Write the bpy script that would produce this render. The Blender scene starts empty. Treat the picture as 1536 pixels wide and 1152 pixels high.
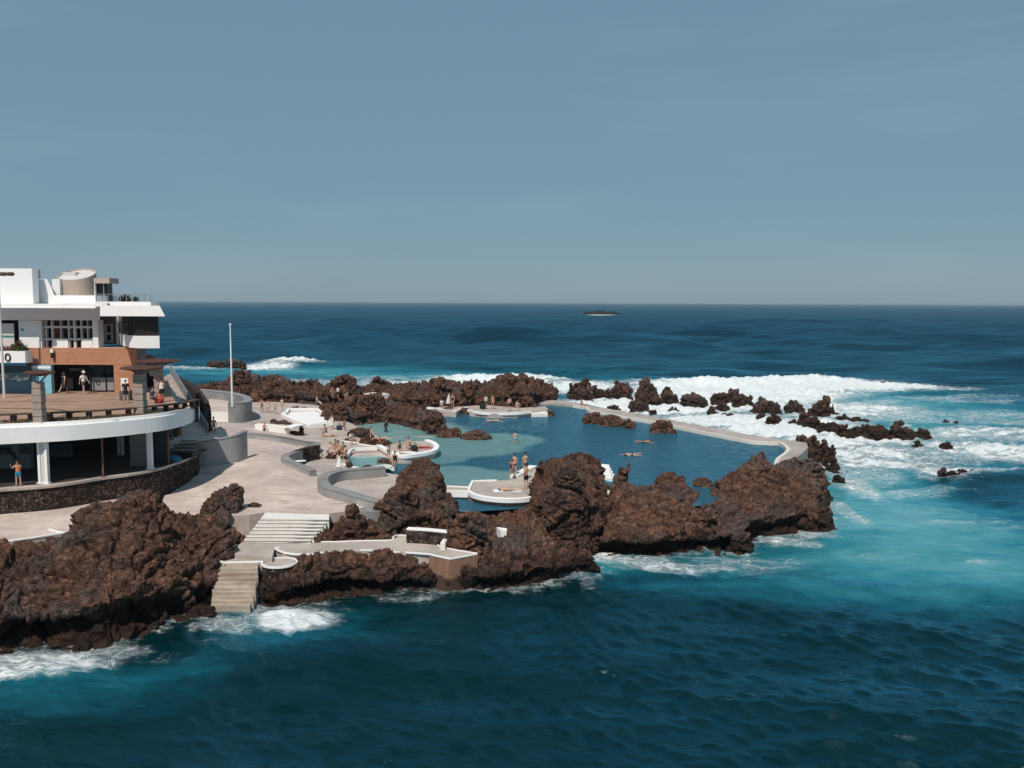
import bpy, bmesh, math, random
import numpy as np
from mathutils import Vector, Matrix, noise
from mathutils.geometry import delaunay_2d_cdt
random.seed(7)
S = bpy.context.scene
COL = S.collection
R = math.radians

# ------------------------------------------------------------------ camera
FPX = 1300.0
CAMZ = 17.0
PITCH = math.atan((576 - 453) / FPX)
ROLL = R(0.24)
cam = bpy.data.cameras.new('camera')
cam.sensor_width = 36.0
cam.lens = 36.0 * FPX / 1536.0
cam.clip_start = 0.5
cam.clip_end = 60000
camo = bpy.data.objects.new('camera', cam)
COL.objects.link(camo)
CM = Matrix.Rotation(math.pi / 2 - PITCH, 3, 'X') @ Matrix.Rotation(ROLL, 3, 'Z')
camo.matrix_world = Matrix.Translation((0, 0, CAMZ)) @ CM.to_4x4()
S.camera = camo
ORI = Vector((0, 0, CAMZ))


def ray(px, py):
    return CM @ Vector(((px - 768) / FPX, -(py - 576) / FPX, -1.0))


def PZ(px, py, z):
    v = ray(px, py)
    return ORI + v * ((z - CAMZ) / v.z)


def PY(px, py, y):
    v = ray(px, py)
    return ORI + v * (y / v.y)


def sstep(a, b, x):
    t = max(0.0, min(1.0, (x - a) / (b - a)))
    return t * t * (3 - 2 * t)


def zt(x, y):
    u = x / y * FPX + 768
    return 3.05 + 1.15 * sstep(57, 73, y) * sstep(490, 395, u)


def PS(px, py, zf, off=0.0):
    z = 3.5
    for _ in range(12):
        p = PZ(px, py, z + off)
        z = zf(p.x, p.y)
    return PZ(px, py, z + off)


# ------------------------------------------------------------------ world
w = bpy.data.worlds.new('World')
S.world = w
w.use_nodes = True
nt = w.node_tree
bg = nt.nodes['Background']
sky = nt.nodes.new('ShaderNodeTexSky')
sky.sky_type = 'NISHITA'
sky.sun_disc = False
SUN_EL, SUN_AZ = 54.0, 197.0     # azimuth clockwise from +Y: behind the camera and to its left
sky.sun_elevation = R(SUN_EL)
sky.sun_rotation = R(SUN_AZ)
sky.altitude = 0
sky.air_density = 1.0
sky.dust_density = 0.35
sky.ozone_density = 1.0
hsv = nt.nodes.new('ShaderNodeHueSaturation')
hsv.inputs['Hue'].default_value = 0.475
hsv.inputs['Saturation'].default_value = 0.95
hsv.inputs['Value'].default_value = 1.0
nt.links.new(sky.outputs[0], hsv.inputs['Color'])
# thin cirrus veil, barely visible
tc = nt.nodes.new('ShaderNodeTexCoord')
mp = nt.nodes.new('ShaderNodeMapping')
mp.inputs['Scale'].default_value = (1.2, 1.2, 7.0)
mp.inputs['Rotation'].default_value = (0.0, 0.12, 0.0)
nz = nt.nodes.new('ShaderNodeTexNoise')
nz.inputs['Scale'].default_value = 2.2
nz.inputs['Detail'].default_value = 6
rp = nt.nodes.new('ShaderNodeMapRange')
rp.inputs['From Min'].default_value = 0.48
rp.inputs['From Max'].default_value = 0.8
rp.inputs['To Min'].default_value = 0.0
rp.inputs['To Max'].default_value = 0.18
mx = nt.nodes.new('ShaderNodeMix')
mx.data_type = 'RGBA'
mx.inputs['B'].default_value = (6.2, 7.8, 8.8, 1)
nt.links.new(tc.outputs['Generated'], mp.inputs[0])
nt.links.new(mp.outputs[0], nz.inputs['Vector'])
nt.links.new(nz.outputs['Fac'], rp.inputs['Value'])
nt.links.new(rp.outputs[0], mx.inputs['Factor'])
hz = nt.nodes.new('ShaderNodeMix')     # even marine haze veil over the whole sky
hz.data_type = 'RGBA'
hz.inputs['Factor'].default_value = 0.74
hz.inputs['B'].default_value = (2.85, 5.15, 7.0, 1)
nt.links.new(hsv.outputs[0], hz.inputs['A'])
nt.links.new(hz.outputs['Result'], mx.inputs['A'])
nt.links.new(mx.outputs['Result'], bg.inputs['Color'])
bg.inputs['Strength'].default_value = 0.06

sl = bpy.data.lights.new('sun', 'SUN')
sl.energy = 4.0
sl.angle = R(0.53)
sl.color = (1.0, 0.92, 0.82)
so = bpy.data.objects.new('sun', sl)
COL.objects.link(so)
sd = Vector((math.sin(R(SUN_AZ)) * math.cos(R(SUN_EL)), math.cos(R(SUN_AZ)) * math.cos(R(SUN_EL)), math.sin(R(SUN_EL))))
so.rotation_euler = sd.to_track_quat('Z', 'Y').to_euler()
so.location = (0, 0, 60)
S.view_settings.view_transform = 'Standard'
S.view_settings.look = 'None'
S.view_settings.exposure = 0.0
S.view_settings.gamma = 1.0
S.render.engine = 'CYCLES'
S.cycles.max_bounces = 5
S.cycles.diffuse_bounces = 2
S.cycles.glossy_bounces = 3

# ------------------------------------------------------------------ materials


class NB:
    """small node builder"""

    def __init__(self, name):
        self.m = bpy.data.materials.new(name)
        self.m.use_nodes = True
        self.t = self.m.node_tree
        self.p = self.t.nodes['Principled BSDF']
        self.tc = None

    def n(self, kind, **kw):
        nd = self.t.nodes.new(kind)
        for k, v in kw.items():
            setattr(nd, k, v)
        return nd

    def l(self, a, b):
        self.t.links.new(a, b)

    def coord(self, which='Object'):
        if self.tc is None:
            self.tc = self.n('ShaderNodeTexCoord')
        return self.tc.outputs[which]

    def pos(self):
        return self.n('ShaderNodeNewGeometry').outputs['Position']

    def noise(self, vec, scale, detail=4, rough=0.55, scl=None, dist=0.0):
        if scl:
            m = self.n('ShaderNodeMapping')
            m.inputs['Scale'].default_value = scl
            self.l(vec, m.inputs[0])
            vec = m.outputs[0]
        nd = self.n('ShaderNodeTexNoise')
        nd.inputs['Scale'].default_value = scale
        nd.inputs['Detail'].default_value = detail
        nd.inputs['Roughness'].default_value = rough
        nd.inputs['Distortion'].default_value = dist
        self.l(vec, nd.inputs['Vector'])
        return nd.outputs['Fac']

    def voro(self, vec, scale, feature='F1', out='Distance', rnd=1.0):
        nd = self.n('ShaderNodeTexVoronoi', feature=feature)
        nd.inputs['Scale'].default_value = scale
        nd.inputs['Randomness'].default_value = rnd
        self.l(vec, nd.inputs['Vector'])
        return nd.outputs[out]

    def ramp(self, v, stops):
        nd = self.n('ShaderNodeValToRGB')
        e = nd.color_ramp.elements
        while len(e) < len(stops):
            e.new(0.5)
        for i, (p, c) in enumerate(stops):
            e[i].position = p
            e[i].color = (*c, 1) if len(c) == 3 else c
        self.l(v, nd.inputs[0])
        return nd.outputs['Color']

    def mr(self, v, a, b, c=0.0, d=1.0, smooth=True):
        nd = self.n('ShaderNodeMapRange')
        if smooth:
            nd.interpolation_type = 'SMOOTHSTEP'
        for k, x in zip(('From Min', 'From Max', 'To Min', 'To Max'), (a, b, c, d)):
            nd.inputs[k].default_value = x
        self.l(v, nd.inputs['Value'])
        return nd.outputs[0]

    def math(self, op, a, b=None, clamp=False):
        nd = self.n('ShaderNodeMath', operation=op)
        nd.use_clamp = clamp
        for i, x in enumerate((a, b)):
            if x is None:
                continue
            if isinstance(x, (int, float)):
                nd.inputs[i].default_value = x
            else:
                self.l(x, nd.inputs[i])
        return nd.outputs[0]

    def mix(self, f, a, b, blend='MIX'):
        nd = self.n('ShaderNodeMix', data_type='RGBA', blend_type=blend)
        for k, x in (('Factor', f), ('A', a), ('B', b)):
            s = nd.inputs[k]
            if isinstance(x, (int, float)):
                s.default_value = x
            elif isinstance(x, tuple):
                s.default_value = (*x, 1)
            else:
                self.l(x, s)
        return nd.outputs['Result']

    def attr(self, name):
        nd = self.n('ShaderNodeAttribute')
        nd.attribute_name = name
        return nd.outputs['Fac']

    def bump(self, h, strength, dist, normal=None):
        nd = self.n('ShaderNodeBump')
        nd.inputs['Strength'].default_value = strength
        nd.inputs['Distance'].default_value = dist
        self.l(h, nd.inputs['Height'])
        if normal is not None:
            self.l(normal, nd.inputs['Normal'])
        return nd.outputs[0]

    def set(self, color=None, rough=None, normal=None, spec=None, metal=None):
        for k, x in (('Base Color', color), ('Roughness', rough), ('Normal', normal), ('Specular IOR Level', spec), ('Metallic', metal)):
            if x is None:
                continue
            if isinstance(x, (int, float)):
                self.p.inputs[k].default_value = x
            elif isinstance(x, tuple):
                self.p.inputs[k].default_value = (*x, 1)
            else:
                self.l(x, self.p.inputs[k])
        return self.m


_plain = {}


def plain(name, c, rough=0.6, metal=0.0, var=0.18, scale=2.5, bump=0.0):
    """slightly uneven paint / fabric / skin"""
    key = (name, c, rough, metal)
    if key in _plain:
        return _plain[key]
    b = NB(name)
    f = b.noise(b.coord(), scale, 5, 0.6)
    lo = tuple(x * (1 - var) for x in c)
    hi = tuple(min(1, x * (1 + var * .6)) for x in c)
    col = b.mix(f, lo, hi)
    nrm = b.bump(b.noise(b.coord(), scale * 8, 3), bump, 0.02) if bump else None
    _plain[key] = b.set(col, rough, nrm, 0.3, metal)
    return _plain[key]


def rock_mat(name='lava rock', tint=(1, 1, 1), wet=1.0):
    b = NB(name)
    v = b.pos()
    big = b.noise(v, 0.22, 4, 0.6)
    mid = b.noise(v, 1.1, 6, 0.65)
    fine = b.noise(v, 6.0, 5, 0.7)
    pit = b.voro(v, 3.2)
    t = tint
    grit = b.noise(v, 3.6, 8, 0.78)
    patch = b.noise(v, 0.55, 5, 0.65)
    c1 = b.ramp(mid, [(0.30, (0.040 * t[0], 0.024 * t[1], 0.019 * t[2])), (0.45, (0.155 * t[0], 0.080 * t[1], 0.056 * t[2])),
                      (0.58, (0.235 * t[0], 0.130 * t[1], 0.095 * t[2])), (0.75, (0.33 * t[0], 0.215 * t[1], 0.17 * t[2]))])
    grey = b.mix(fine, (0.065, 0.050, 0.045), (0.23, 0.175, 0.155))
    col = b.mix(b.mr(big, 0.50, 0.66), c1, grey)
    rust = b.mix(fine, (0.19, 0.080, 0.045), (0.31, 0.155, 0.10))
    col = b.mix(b.mr(patch, 0.53, 0.66, 0, 0.85), col, rust)
    dusk = b.mix(fine, (0.042, 0.030, 0.026), (0.13, 0.088, 0.072))
    col = b.mix(b.mr(patch, 0.34, 0.46, 0.85, 0.0), col, dusk)
    col = b.mix(b.mr(grit, 0.51, 0.64, 0.0, 0.95), col, b.mix(1.0, col, (2.4, 2.25, 2.1), 'MULTIPLY'))
    col = b.mix(b.mr(grit, 0.37, 0.49, 0.95, 0.0), col, b.mix(1.0, col, (.20, .18, .18), 'MULTIPLY'))
    col = b.mix(b.mr(pit, 0.0, 0.26, 0.6, 0.0), col, (0.012, 0.009, 0.008))
    # wet and weed-darkened band just above the swash line
    sep = b.n('ShaderNodeSeparateXYZ')
    b.l(v, sep.inputs[0])
    zz = b.math('ADD', sep.outputs['Z'], b.math('MULTIPLY', b.math('SUBTRACT', b.noise(v, 0.5, 5), 0.5), 1.6))
    wetm = b.mr(zz, 0.75, 1.75, 0.84 * wet, 0.0)
    wetc = b.mix(fine, (0.008, 0.006, 0.006), (0.045, 0.026, 0.018))
    col = b.mix(wetm, col, wetc)
    low = b.mr(zz, 0.05, 0.45, 0.55 * wet, 0.0)
    col = b.mix(low, col, b.mix(fine, (0.05, 0.024, 0.015), (0.16, 0.085, 0.055)))
    h = b.math('ADD', b.math('MULTIPLY', mid, 0.5), b.math('ADD', b.math('MULTIPLY', fine, 0.25), b.math('MULTIPLY', pit, 0.45)))
    nrm = b.bump(h, 1.0, 0.55)
    nrm = b.bump(grit, 1.0, 0.6, nrm)
    fine2 = b.noise(v, 14.0, 4, 0.75)
    nrm = b.bump(fine2, 0.9, 0.14, nrm)
    rough = b.math('SUBTRACT', 0.92, b.math('MULTIPLY', wetm, 0.5))
    return b.set(col, rough, nrm, 0.25)


def concrete_mat(name, c, stain=0.5, sc=(1, 1, 1), grain=1.0):
    b = NB(name)
    v = b.pos()
    a = b.noise(v, 0.35, 6, 0.65, sc)
    f = b.noise(v, 3.0, 5, 0.7)
    s = b.noise(v, 0.9, 7, 0.7, (0.35, 1.6, 1.0), 0.6)
    col = b.mix(b.mr(a, .3, .7), tuple(x * 0.74 for x in c), tuple(min(1, x * 1.13) for x in c))
    blot = b.noise(v, 0.14, 6, 0.7, (.6, 1.3, 1), 0.8)
    col = b.mix(b.mr(blot, 0.50, 0.66, 0, 0.32 * stain), col, tuple(x * 0.70 for x in c))
    col = b.mix(b.mr(f, 0.35, 0.75, 0.0, 0.35 * grain), col, tuple(x * 0.72 for x in c))
    col = b.mix(b.mr(s, 0.50, 0.70, 0.0, stain), col, (c[0] * 0.55, c[1] * 0.47, c[2] * 0.42))
    # paving joints
    nrm = b.bump(f, 0.25, 0.05)
    return b.set(col, 0.85, nrm, 0.25)


def white_mat(name='white paint', c=(0.80, 0.785, 0.77), dirt=0.35):
    b = NB(name)
    v = b.pos()
    a = b.noise(v, 1.3, 6, 0.7, (1, 1, 0.35))
    f = b.noise(v, 7.0, 4, 0.7)
    col = b.mix(b.mr(a, 0.5, 0.78, 0.0, dirt), c, tuple(x * y for x, y in zip(c, (0.66, 0.60, 0.55))))
    col = b.mix(b.mr(f, 0.6, 0.8, 0.0, 0.2 * dirt), col, (0.35, 0.31, 0.28))
    return b.set(col, 0.7, b.bump(f, 0.15, 0.02), 0.3)


def stone_wall_mat(name, c=(0.075, 0.050, 0.040), sc=4.6, hi=(0.17, 0.125, 0.105)):
    b = NB(name)
    v0 = b.pos()
    wn = b.n('ShaderNodeTexNoise')
    wn.inputs['Scale'].default_value = 2.5
    b.l(v0, wn.inputs['Vector'])
    va = b.n('ShaderNodeVectorMath', operation='MULTIPLY_ADD')
    b.l(wn.outputs['Color'], va.inputs[0])
    va.inputs[1].default_value = (.22, .22, .22)
    b.l(v0, va.inputs[2])
    v = va.outputs[0]
    d = b.voro(v, sc, 'DISTANCE_TO_EDGE')
    cell = b.voro(v, sc, 'F1', 'Color')
    f = b.noise(v0, 9, 5, 0.7)
    bw = b.n('ShaderNodeSeparateColor')
    b.l(cell, bw.inputs[0])
    col = b.mix(b.mr(bw.outputs[0], .2, 1), tuple(x * .4 for x in c), hi)
    col = b.mix(b.mr(bw.outputs[1], 0.75, 1.0, 0, .7), col, (0.15, 0.065, 0.042))
    col = b.mix(b.mr(f, .35, .7, 0, .75), col, tuple(x * .6 for x in c))
    col = b.mix(b.mr(d, 0.0, 0.07, .8, 0.0), col, (0.014, 0.011, 0.010))
    h = b.math('ADD', b.mr(d, 0, 0.22), b.math('MULTIPLY', f, 0.5))
    return b.set(col, 0.9, b.bump(h, 1.0, 0.15), 0.2)


M = {}
M['rock'] = rock_mat()
M['rock_dark'] = rock_mat('dark sea rock', (0.62, 0.66, 0.70), 0.8)
M['rock_dry'] = rock_mat('dry lava rock', (0.80, 0.78, 0.78), 0.0)
M['deck'] = concrete_mat('pale worn concrete', (0.57, 0.465, 0.42), 0.75)
M['deck_grey'] = concrete_mat('grey poolside concrete', (0.45, 0.385, 0.35), 0.35)
M['path'] = concrete_mat('walkway concrete', (0.46, 0.40, 0.36), 0.45)
M['seawall'] = concrete_mat('seawall concrete', (0.42, 0.365, 0.335), 0.6)
M['wall_grey'] = concrete_mat('grey rendered wall', (0.33, 0.325, 0.325), 0.15, (1, 1, .3))
M['wall_cap'] = concrete_mat('grey wall coping', (0.25, 0.25, 0.255), 0.2)
M['rust_concrete'] = concrete_mat('rust stained concrete', (0.30, 0.165, 0.11), 0.9, (1.6, 1.6, 0.2))
_t = M['rust_concrete'].node_tree        # tide mark: the lower part is dark with weed and wet
_nb = NB.__new__(NB)
_nb.m, _nb.t, _nb.p, _nb.tc = M['rust_concrete'], _t, _t.nodes['Principled BSDF'], None
_v = _nb.pos()
_sp = _nb.n('ShaderNodeSeparateXYZ')
_nb.l(_v, _sp.inputs[0])
_z = _nb.math('ADD', _sp.outputs['Z'], _nb.math('MULTIPLY', _nb.math('SUBTRACT', _nb.noise(_v, 1.4, 4), .5), .5))
_old = _nb.p.inputs['Base Color'].links[0].from_socket
_str = _nb.mix(_nb.mr(_nb.noise(_v, 2.2, 5, .7, (1, 1, .08)), .45, .68, 0, .7), _old, (.13, .055, .035))
_nb.l(_nb.mix(_nb.mr(_z, .80, 1.05, .85, 0), _str, (.045, .024, .017)), _nb.p.inputs['Base Color'])
M['white'] = white_mat()
M['white_clean'] = white_mat('clean white render', (0.82, 0.805, 0.795), 0.22)
M['white_worn'] = white_mat('worn white step paint', (0.72, 0.68, 0.64), 0.75)
M['white_kerb'] = white_mat('white kerb paint', (0.80, 0.78, 0.76), 0.4)
M['stone'] = stone_wall_mat('dark lava stone masonry')
M['fascia'] = plain('shade grey fascia', (0.60, 0.57, 0.56), 0.7, var=.06)  # grey puts the shade of the down-facing fascia into the colour

# ------------------------------------------------------------------ object helpers


def tag(o, label=None, cat=None, group=None, kind=None):
    if label:
        o['label'] = label
    if cat:
        o['category'] = cat
    if group:
        o['group'] = group
    if kind:
        o['kind'] = kind
    return o


def link(name, me, mat=None, parent=None):
    o = bpy.data.objects.new(name, me)
    COL.objects.link(o)
    if mat is not None:
        me.materials.clear()
        me.materials.append(mat)
    if parent is not None:
        o.parent = parent
        o.matrix_parent_inverse = parent.matrix_basis.inverted()
    return o


def empty(name, loc, rz=0.0):
    o = bpy.data.objects.new(name, None)
    o.empty_display_size = 0.3
    o.location = loc
    o.rotation_euler = (0, 0, rz)
    COL.objects.link(o)
    return o


class MB:
    """collects shapes, links them as one mesh object (world coordinates)"""

    def __init__(self):
        self.v = []
        self.f = []

    def add(self, vs, fs):
        n = len(self.v)
        self.v += [tuple(p) for p in vs]
        self.f += [tuple(i + n for i in q) for q in fs]
        return self

    def box(self, x0, x1, y0, y1, z0, z1):
        vs = [(x, y, z) for z in (z0, z1) for y in (y0, y1) for x in (x0, x1)]
        return self.add(vs, [(0, 2, 3, 1), (4, 5, 7, 6), (0, 1, 5, 4), (2, 6, 7, 3), (0, 4, 6, 2), (1, 3, 7, 5)])

    def prism(self, poly, z0, z1):
        """poly: list of (x,y) or (x,y,ztop); z0 bottom, z1 top (used when no ztop)"""
        n = len(poly)
        top = [(p[0], p[1], p[2] if len(p) > 2 else z1) for p in poly]
        bot = [(p[0], p[1], z0) for p in poly]
        # orientation
        area = sum(poly[i][0] * poly[(i + 1) % n][1] - poly[(i + 1) % n][0] * poly[i][1] for i in range(n))
        if area < 0:
            top.reverse()
            bot.reverse()
        r = delaunay_2d_cdt([Vector(p[:2]) for p in top], [], [list(range(n))], 1, 1e-5)
        if len(r[0]) == n:
            tri = [tuple(r[3][i][0] for i in f) for f in r[2]]
        else:
            tri = [tuple(range(n))]
        fs = [tuple(i + n for i in f) for f in tri] + [tuple(reversed(f)) for f in tri]
        for i in range(n):
            j = (i + 1) % n
            fs.append((i, j, j + n, i + n))
        return self.add(bot + top, fs)

    def tube(self, pts, r, seg=8, cap=True):
        pts = [Vector(p) for p in pts]
        rs = r if isinstance(r, (list, tuple)) else [r] * len(pts)
        vs = []
        for i, p in enumerate(pts):
            d = (pts[min(i + 1, len(pts) - 1)] - pts[max(i - 1, 0)]).normalized()
            a = d.cross(Vector((0, 0, 1)))
            if a.length < 1e-3:
                a = d.cross(Vector((1, 0, 0)))
            a.normalize()
            b = d.cross(a)
            for k in range(seg):
                t = 2 * math.pi * k / seg
                vs.append(p + (a * math.cos(t) + b * math.sin(t)) * rs[i])
        fs = []
        for i in range(len(pts) - 1):
            for k in range(seg):
                k2 = (k + 1) % seg
                fs.append((i * seg + k, i * seg + k2, (i + 1) * seg + k2, (i + 1) * seg + k))
        if cap:
            fs.append(tuple(reversed(range(seg))))
            fs.append(tuple((len(pts) - 1) * seg + k for k in range(seg)))
        return self.add(vs, fs)

    def ribbon(self, pts, width, z0, dz=None, ztops=None):
        """wall of given width along a plan polyline; pts (x,y,ztop)"""
        n = len(pts)
        L, Rr = [], []
        for i in range(n):
            a = Vector(pts[max(i - 1, 0)][:2])
            b = Vector(pts[min(i + 1, n - 1)][:2])
            d = (b - a).normalized()
            nrm = Vector((-d.y, d.x)) * width / 2
            c = Vector(pts[i][:2])
            L.append(c + nrm)
            Rr.append(c - nrm)
        vs = []
        for i in range(n):
            zt_ = pts[i][2]
            zb = zt_ - dz if dz is not None else z0
            vs += [(L[i].x, L[i].y, zb), (L[i].x, L[i].y, zt_), (Rr[i].x, Rr[i].y, zt_), (Rr[i].x, Rr[i].y, zb)]
        fs = []
        for i in range(n - 1):
            for k in range(4):
                k2 = (k + 1) % 4
                fs.append((i * 4 + k, (i + 1) * 4 + k, (i + 1) * 4 + k2, i * 4 + k2))
        fs.append((0, 1, 2, 3))
        fs.append(((n - 1) * 4 + 3, (n - 1) * 4 + 2, (n - 1) * 4 + 1, (n - 1) * 4))
        return self.add(vs, fs)

    def mesh(self, name, smooth=False):
        me = bpy.data.meshes.new(name)
        me.from_pydata(self.v, [], self.f)
        bm = bmesh.new()
        bm.from_mesh(me)
        bmesh.ops.recalc_face_normals(bm, faces=bm.faces[:])
        bm.to_mesh(me)
        bm.free()
        if smooth:
            me.polygons.foreach_set('use_smooth', [True] * len(me.polygons))
        return me

    def build(self, name, mat, parent=None, smooth=False, bevel=0.0):
        o = link(name, self.mesh(name, smooth), mat, parent)
        if bevel:
            m = o.modifiers.new('bevel', 'BEVEL')
            m.width = bevel
            m.segments = 2
            m.limit_method = 'ANGLE'
        return o


def catmull(pts, n=6, closed=False):
    """smooth a list of tuples"""
    P = [np.array(p, float) for p in pts]
    out = []
    m = len(P)
    rng = range(m) if closed else range(m - 1)
    for i in rng:
        p0 = P[(i - 1) % m] if closed or i > 0 else P[i]
        p1 = P[i]
        p2 = P[(i + 1) % m]
        p3 = P[(i + 2) % m] if closed or i + 2 < m else p2
        for k in range(n):
            t = k / n
            out.append(tuple(0.5 * ((2 * p1) + (-p0 + p2) * t + (2 * p0 - 5 * p1 + 4 * p2 - p3) * t * t + (-p0 + 3 * p1 - 3 * p2 + p3) * t ** 3)))
    if not closed:
        out.append(tuple(P[-1]))
    return out


def pxz(pts, z):
    return [tuple(PZ(p[0], p[1], z)) for p in pts]


# ------------------------------------------------------------------ rock builder
WATERLINE = []   # plan points where rocks meet the sea, for the wash


def to_remeshed(mb, voxel):
    me = mb.mesh('tmp')
    o = bpy.data.objects.new('tmp', me)
    COL.objects.link(o)
    m = o.modifiers.new('r', 'REMESH')
    m.mode = 'VOXEL'
    m.voxel_size = voxel
    m.adaptivity = 0.0
    dg = bpy.context.evaluated_depsgraph_get()
    ev = o.evaluated_get(dg)
    out = bpy.data.meshes.new_from_object(ev)
    bpy.data.objects.remove(o)
    bpy.data.meshes.remove(me)
    return out


def craggy(me, amp, scale, seed, zmin=None):
    """lava look: lumps, ledges and pits pushed along the normal"""
    n = len(me.vertices)
    co = np.empty(n * 3, np.float32)
    me.vertices.foreach_get('co', co)
    co = co.reshape(-1, 3)
    no = np.empty(n * 3, np.float32)
    me.vertex_normals.foreach_get('vector', no)
    no = no.reshape(-1, 3)
    off = Vector((seed * 17.3, seed * 5.1, seed * 9.7))
    res = np.empty(n, np.float32)
    shx = np.empty((n, 3), np.float32)
    def facet(q, k):
        """fractured faces: every voronoi cell is a tilted plane with its own offset"""
        dd, pp = noise.voronoi(q)
        c = noise.cell_vector(pp[0] * 31.7)
        e = q - pp[0]
        return (e.x * (c.x - .5) + e.y * (c.y - .5) + e.z * (c.z - .5)) * 2.0 * k + (c.y + c.z - 1.0) * .5, dd[1] - dd[0]

    for i in range(n):
        q = Vector(co[i]) * (1.0 / scale) + off
        a = noise.noise(q * 0.45)
        q2 = q + Vector((0.30 * a, 0.25 * noise.noise(q * 0.8 + Vector((5, 2, 1))), 0.25 * noise.noise(q * 0.9 + Vector((1, 7, 3)))))
        f1, e1 = facet(Vector((q2.x, q2.y, q2.z * 1.3)) * .75, .9)
        f2, e2 = facet(q2 * 1.9 + Vector((3, 8, 2)), .9)
        f3, e3 = facet(q2 * 4.6 + Vector((6, 1, 9)), .9)
        rm = noise.ridged_multi_fractal(q2 * 0.7, 0.85, 2.2, 5, 1.0, 1.9) - 1.15
        t = noise.turbulence(q * 5.0, 3, True)
        crev = -.45 * math.exp(-(e1 / .07) ** 2) - .22 * math.exp(-(e2 / .08) ** 2)
        res[i] = 0.42 * a + 0.74 * f1 + 0.46 * f2 + 0.20 * f3 + 0.28 * rm + crev * 1.7 + 0.30 * (t - .42)
        s = noise.noise_vector(q * 0.9)
        shx[i] = (s.x, s.y, s.z * 0.6)
    d = res[:, None] * no * amp + shx * amp * 0.35
    co += d
    me.vertices.foreach_set('co', co.ravel())
    me.update()
    return me


def ell(mb, c, rx, ry, rz, pw=0.8, seg=14, rot=0.0):
    """super-ellipsoid blob"""
    vs, fs = [], []
    def sp(x):
        return math.copysign(abs(x) ** pw, x)
    for i in range(1, seg):
        ph = math.pi * i / seg - math.pi / 2
        for k in range(seg * 2):
            th = 2 * math.pi * k / (seg * 2)
            x = rx * sp(math.cos(ph)) * sp(math.cos(th))
            y = ry * sp(math.cos(ph)) * sp(math.sin(th))
            vs.append((c[0] + x * math.cos(rot) - y * math.sin(rot), c[1] + x * math.sin(rot) + y * math.cos(rot), c[2] + rz * sp(math.sin(ph))))
    vs.append((c[0], c[1], c[2] - rz))
    vs.append((c[0], c[1], c[2] + rz))
    m = seg * 2
    for i in range(seg - 2):
        for k in range(m):
            fs.append((i * m + k, i * m + (k + 1) % m, (i + 1) * m + (k + 1) % m, (i + 1) * m + k))
    nb, ntp = len(vs) - 2, len(vs) - 1
    for k in range(m):
        fs.append((nb, (k + 1) % m, k))
        fs.append((ntp, (seg - 2) * m + k, (seg - 2) * m + (k + 1) % m))
    mb.add(vs, fs)


SEED = [1]


def loft(mb, st, zb, back=None, over=0.25, plateau=0.35, zback=None):
    """cliff / ridge body from stations (px, py_base, py_crest, depth)"""
    secs = []
    for (px, pb, pc, d) in st:
        B = PZ(px, pb, zb)
        yb = B.y
        yc = yb + d
        C = PY(px, pc, yc)
        h = max(0.25, C.z - zb)
        zc = zb + h
        k = (px - 768) / FPX

        def pt(y, z):
            # stay on the same bearing from the station so widths are true in plan
            return (ray(px, 500).x / ray(px, 500).y * y, y, z)
        bd = back if back is not None else d * 1.2 + 1.0
        zr = zb - 1.6 if zback is None else zback
        u = over * min(1.0, h / 2.5)
        secs.append([pt(yb + .4, zb - 1.6), pt(yb, zb - 0.05), pt(yb + .25 + .75 * u, zb + 0.14 * h), pt(yb + .3 + u, zb + 0.27 * h), pt(yb + .1, zb + 0.42 * h), pt(yb + 0.22 * d, zb + 0.60 * h),
                     pt(yb + 0.46 * d, zb + 0.79 * h), pt(yb + 0.74 * d, zb + 0.93 * h), pt(yc, zc),
                     pt(yc + plateau * bd, zb + .94 * h), pt(yc + 0.75 * bd, zb + .6 * h + .0), pt(yc + bd, zr)])
    m = len(secs[0])
    vs = [p for s in secs for p in s]
    fs = []
    for i in range(len(secs) - 1):
        for k in range(m):
            k2 = (k + 1) % m
            fs.append((i * m + k, i * m + k2, (i + 1) * m + k2, (i + 1) * m + k))
    fs.append(tuple(range(m)))
    fs.append(tuple((len(secs) - 1) * m + k for k in reversed(range(m))))
    mb.add(vs, fs)


def blob(mb, px, pb, pt, hw, zb, depth=0.8, pw=0.85):
    """one boulder: centre column px, base row, top row, half width in pixels"""
    B = PZ(px, pb, zb)
    rx = hw * B.y / FPX
    ry = rx * depth
    yc = B.y + ry * 0.9
    T = PY(px, pt, yc)
    h = max(0.12, T.z - zb)
    xx = B.x / B.y * yc
    ell(mb, (xx, yc, zb), rx, ry, h, pw, 10, random.uniform(-.4, .4))
    return Vector((xx, yc, zb)), rx, h


def finish_rock(mb, name, label, voxel, amp, scale, mat='rock', group=None, cat='rock', zb=None):
    me = to_remeshed(mb, voxel)
    SEED[0] += 1
    craggy(me, amp, scale, SEED[0])
    me.polygons.foreach_set('use_smooth', [False] * len(me.polygons))
    n = len(me.vertices)
    co = np.empty(n * 3, np.float32)
    me.vertices.foreach_get('co', co)
    co = co.reshape(-1, 3)
    if zb is None or zb < 1.0:
        sel = co[np.abs(co[:, 2]) < 0.25][:, :2]
        if len(sel):
            st = max(1, len(sel) // 160)
            WATERLINE.append(sel[::st])
    o = link(name, me, M[mat])
    tag(o, label, cat, group)
    return o


def tblob(mb, px, pt, hw, y, h):
    """knob on top of a mass: column px, top row pt, half width in pixels, at plan depth y, reaching h metres down"""
    T = PY(px, pt, y)
    rx = hw * y / FPX
    ell(mb, (T.x, y, T.z - h), rx, rx * .9, h, .85, 10, random.uniform(-.4, .4))


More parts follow.
